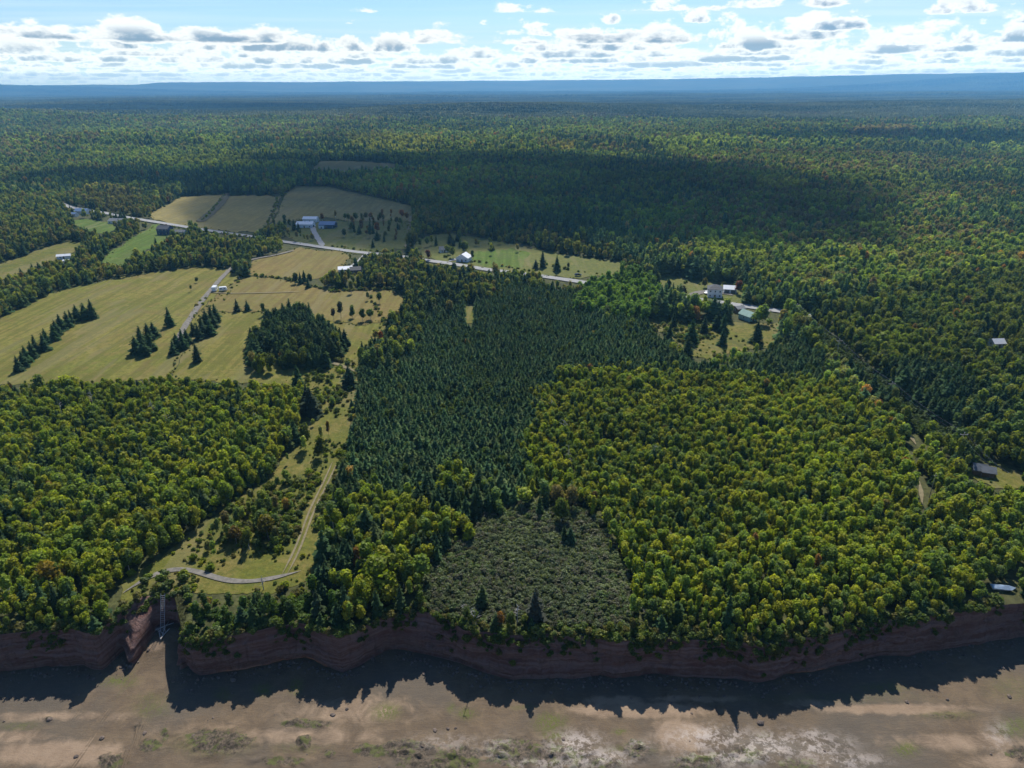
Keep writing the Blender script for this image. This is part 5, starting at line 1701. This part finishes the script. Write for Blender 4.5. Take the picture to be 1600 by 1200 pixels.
# ladder down the cove
xb, yb_ = -86.0, 130.2
zb_ = float(beach_h(np.array(xb), np.array(yb_)))
ztop = 1.0
e = empty('ladder', (xb, yb_, zb_), 0, label='tall pale metal ladder against the back wall of the cove', cat='ladder')
Hh = ztop - zb_
slope = 3.9 / Hh
for s in (-.5, .5):
    m = MB(); m.tube([(s, -.9, 0), (s, -.9 + slope * Hh, Hh)], .055, 6); m.build('rail', MAT['metal'], e)
nr_ = int(Hh / .42)
rung = MB(); rung.tube([(-.5, 0, 0), (.5, 0, 0)], .025, 6)
rme = bpy.data.meshes.new('rung'); rme.from_pydata(rung.v, [], rung.f); rme.materials.append(MAT['white_roof'])
for i in range(nr_):
    o = bpy.data.objects.new('rung', rme); o.parent = e; zz = .35 + i * .42; o.location = (0, -.9 + slope * zz, zz); COL.objects.link(o)

# power line along the cut
poles = []
for i, (u, v) in enumerate([(1241, 506), (1305, 566), (1385, 638), (1494, 722)]):
    x, y, z = ground(u, v)
    lab = ['wooden power pole where the line leaves the road', 'second wooden power pole from the road in the cut', 'third wooden power pole from the road in the cut', 'nearest wooden power pole at the lower end of the cut'][i]
    poles.append((x, y, z))
    nx, ny = ground(1494, 722)[:2]; ox, oy = ground(1241, 506)[:2]
    ang = math.atan2(ny - oy, nx - ox) + math.pi / 2
    e = empty('power_pole', (x, y, z), ang, label=lab, cat='power pole', group='power poles in the cut')
    m = MB(); m.tube([(0, 0, -.5), (0, 0, 11)], [.16, .11], 8); m.build('post', MAT['pole'], e)
    m = MB(); m.box(-1.3, 1.3, -.07, .07, 10.2, 10.36); m.build('crossarm', MAT['pole'], e)
    for q in (-1.15, 0, 1.15):
        m = MB(); m.tube([(q, 0, 10.362), (q, 0, 10.6)] if q else [(0, 0, 11.002), (0, 0, 11.2)], .06, 6); m.build('insulator', MAT['trim'], e)
x, y, z = ground(1560, 790); poles.append((x, y, z))
for q, hz in ((-1.15, 10.62), (0, 11.22), (1.15, 10.62)):
    m = MB(); pts = []
    ca_, sa_ = math.cos(ang), math.sin(ang)
    for (ax, ay, az), (bx, by, bz) in zip(poles[:-1], poles[1:]):
        for j in range(10):
            t = j / 10
            pts.append((ax + (bx - ax) * t + ca_ * q, ay + (by - ay) * t + sa_ * q, az + (bz - az) * t + hz - 1.2 * 4 * t * (1 - t)))
    bx, by, bz = poles[-1]; pts.append((bx + ca_ * q, by + sa_ * q, bz + hz))
    m.tube(pts, .010, 4)
    m.build('power_line', MAT['wire'], label={-1.15: 'left wire of the power line over the cut', 0: 'highest middle wire of the power line over the cut', 1.15: 'right wire of the power line over the cut'}[q], cat='wire')
for u0, v0, lab in ((1452, 778, 'pale pole standing alone in the right hand wood'),):
    x, y, z = ground(u0, v0)
    e = empty('utility_pole', (x, y, z), 0, label=lab, cat='pole')
    m = MB(); m.tube([(0, 0, -.5), (0, 0, 8.5)], [.11, .08], 8); m.build('post', MAT['pole'], e)
    m = MB(); m.box(-.5, .5, -.05, .05, 7.8, 7.9); m.build('crossarm', MAT['pole'], e)

# rocks on the flat
_rocks = []
for i in range(4):
    random.seed(800 + i); bm = bmesh.new(); bmesh.ops.create_icosphere(bm, subdivisions=2, radius=1)
    for v in bm.verts:
        q = 1 + .35 * (float(vnoise(v.co.x * 1.7 + i * 9, v.co.y * 1.7 + v.co.z * 1.3)) - .5) + random.uniform(-.06, .06)
        v.co = Vector((v.co.x * q, v.co.y * q * .8, v.co.z * q * .55))
    me = bpy.data.meshes.new('boulder'); bm.to_mesh(me); bm.free(); me.materials.append(MAT['rock']); _rocks.append(me)
BOULD = [(1188, 1131, .8, 'solitary dark boulder on the flat below the long spruce shadow'), (206, 1043, .7, 'pale stone on the flat just outside the cove'), (199, 1042, .4, 'small stone beside the pale stone outside the cove'),
         (234, 1023, .45, 'stone in the mouth of the cove'), (119, 1183, .5, 'dark stone on the tan sand at the bottom left'), (700, 1139, .4, 'small wet stone left of a green weed streak'), (712, 1138, .35, 'right one of the two small wet stones'),
         (365, 1064, .8, 'flat stone at the shadow edge right of the cove'), (49, 1094, .4, 'small stone near the left shadow tips'), (78, 1125, .7, 'dark weedy rock on the left flat'), (1577, 1090, .6, 'dark stone on the flat at the far right'), (520, 1118, .6, 'dark weedy stone left of centre'), (124, 1087, .3, 'tiny stone below the left shadow tips'), (1480, 1094, .4, 'small stone on the right hand flat')]
for i, (u, v, s, lab) in enumerate(BOULD):
    x, y = at_z(u, v, BEACH_Z - .3)
    o = obj('boulder', _rocks[i % 4], label=lab, cat='boulder'); o.location = (x, y, float(beach_h(np.array(x), np.array(y))) + s * .15); o.scale = (s, s, s); o.rotation_euler = (0, 0, i * 1.7)
# rubble at the foot of the cliff: uncountable
random.seed(91); m = []
vs, fs = [], []
for i in range(1300):
    x = random.uniform(-150, 150); y = float(edge_base(x)) - abs(random.gauss(0, 2.0)) - .1 if random.random() < .93 else random.uniform(90, 112)
    s = random.choice([.12, .16, .2, .3, .45]) * random.uniform(.7, 1.2); z = float(beach_h(np.array(x), np.array(y)))
    b = len(vs)
    for p in ICO_V:
        q = s * random.uniform(.75, 1.25); vs.append((x + p[0] * q, y + p[1] * q, z + p[2] * q * .6 + s * .1))
    fs += [tuple(j + b for j in f) for f in ICO_F]
me = bpy.data.meshes.new('shore_rubble'); me.from_pydata(vs, [], fs); me.materials.append(MAT['rock'])
obj('shore_rubble', me, kind='stuff', label='scattered stones at the foot of the cliff')

# ------------------------------------------------------------------ clouds overhead (they cast the broad shadows on the woods) and the haze
n = NT('cloud_vapour')
vol = n.N.new('ShaderNodeVolumePrincipled'); vol.inputs['Density'].default_value = .016; vol.inputs['Color'].default_value = (1, 1, 1, 1); vol.inputs['Anisotropy'].default_value = .3
n.L.new(vol.outputs[0], n.out.inputs['Volume'])
MAT['cloud'] = n.m
CLOUD_Z = 1200.0
off = CLOUD_Z / math.tan(R(SUN_EL))


def cloud(u, v, rx, ry, rz, seed, rot=0.0, label=''):
    gx, gy, _ = ground(u, v)
    cx_, cy_2 = gx + off * math.sin(R(SUN_AZ)), gy + off * math.cos(R(SUN_AZ))
    bm = bmesh.new(); bmesh.ops.create_icosphere(bm, subdivisions=5, radius=1)
    for q in bm.verts:
        c = q.co
        k = 1 + .55 * (float(fbm(c.x * 2.1 + seed * 3.1 + 20, c.y * 2.1 + c.z + 20, 4)) - .5) + .22 * (float(fbm(c.x * 7 + seed + 40, c.y * 7 + c.z * 3 + 40, 3)) - .5)
        q.co = Vector((c.x * rx * k, c.y * ry * k, c.z * rz * (k if c.z > 0 else .35)))
    me = bpy.data.meshes.new('cloud'); bm.to_mesh(me); bm.free(); me.materials.append(MAT['cloud'])
    o = obj('cloud', me, kind='structure', label=label); o.location = (cx_, cy_2, CLOUD_Z); o.rotation_euler = (0, 0, R(rot))


cloud(850, 300, 360, 290, 130, 1, 0, 'cloud over the dark wood')
cloud(680, 258, 260, 140, 110, 2, 10, 'cloud over the far meadow')
cloud(1060, 345, 170, 130, 90, 3, -20, 'small cloud over the road')
cloud(1450, 222, 460, 150, 110, 4, 0, 'cloud over the right hand forest')
cloud(350, 285, 260, 90, 90, 6, 0, 'small cloud on the left')
cloud(500, 172, 2300, 900, 160, 7, 0, 'long cloud over the valley')
cloud(1250, 165, 1800, 600, 160, 8, 0, 'long cloud over the right hand valley')
cloud(60, 180, 900, 600, 160, 9, 0, 'cloud over the far left forest')

hz = MB(); hz.box(-17900, 17900, -17900, 17900, -22, 400)
me = bpy.data.meshes.new('haze'); me.from_pydata(hz.v, [], hz.f); me.update()
n = NT('thin_haze')
vol = n.N.new('ShaderNodeVolumePrincipled'); vol.inputs['Density'].default_value = HAZE_DENSITY
vol.inputs['Color'].default_value = (*HAZE_COLOR, 1); vol.inputs['Anisotropy'].default_value = HAZE_ANISO
n.L.new(vol.outputs[0], n.out.inputs['Volume'])
me.materials.append(n.m)
obj('haze', me, kind='stuff', label='thin blue air haze')
_byl = {}
for q in [o for o in COL.objects if o.get('category') in ('dead tree', 'log') and o.get('group')]: _byl.setdefault(q['label'], []).append(q)
for lab, qs in _byl.items():
    if len(qs) < 2: continue
    qs.sort(key=lambda q: q.location.x / q.location.y)
    for m_, q in enumerate(qs): q['label'] = lab + ', ' + (ORD[m_] if m_ == 0 else ORD[m_] + ' from left')
print('COUNT', COUNT, len(PTS))
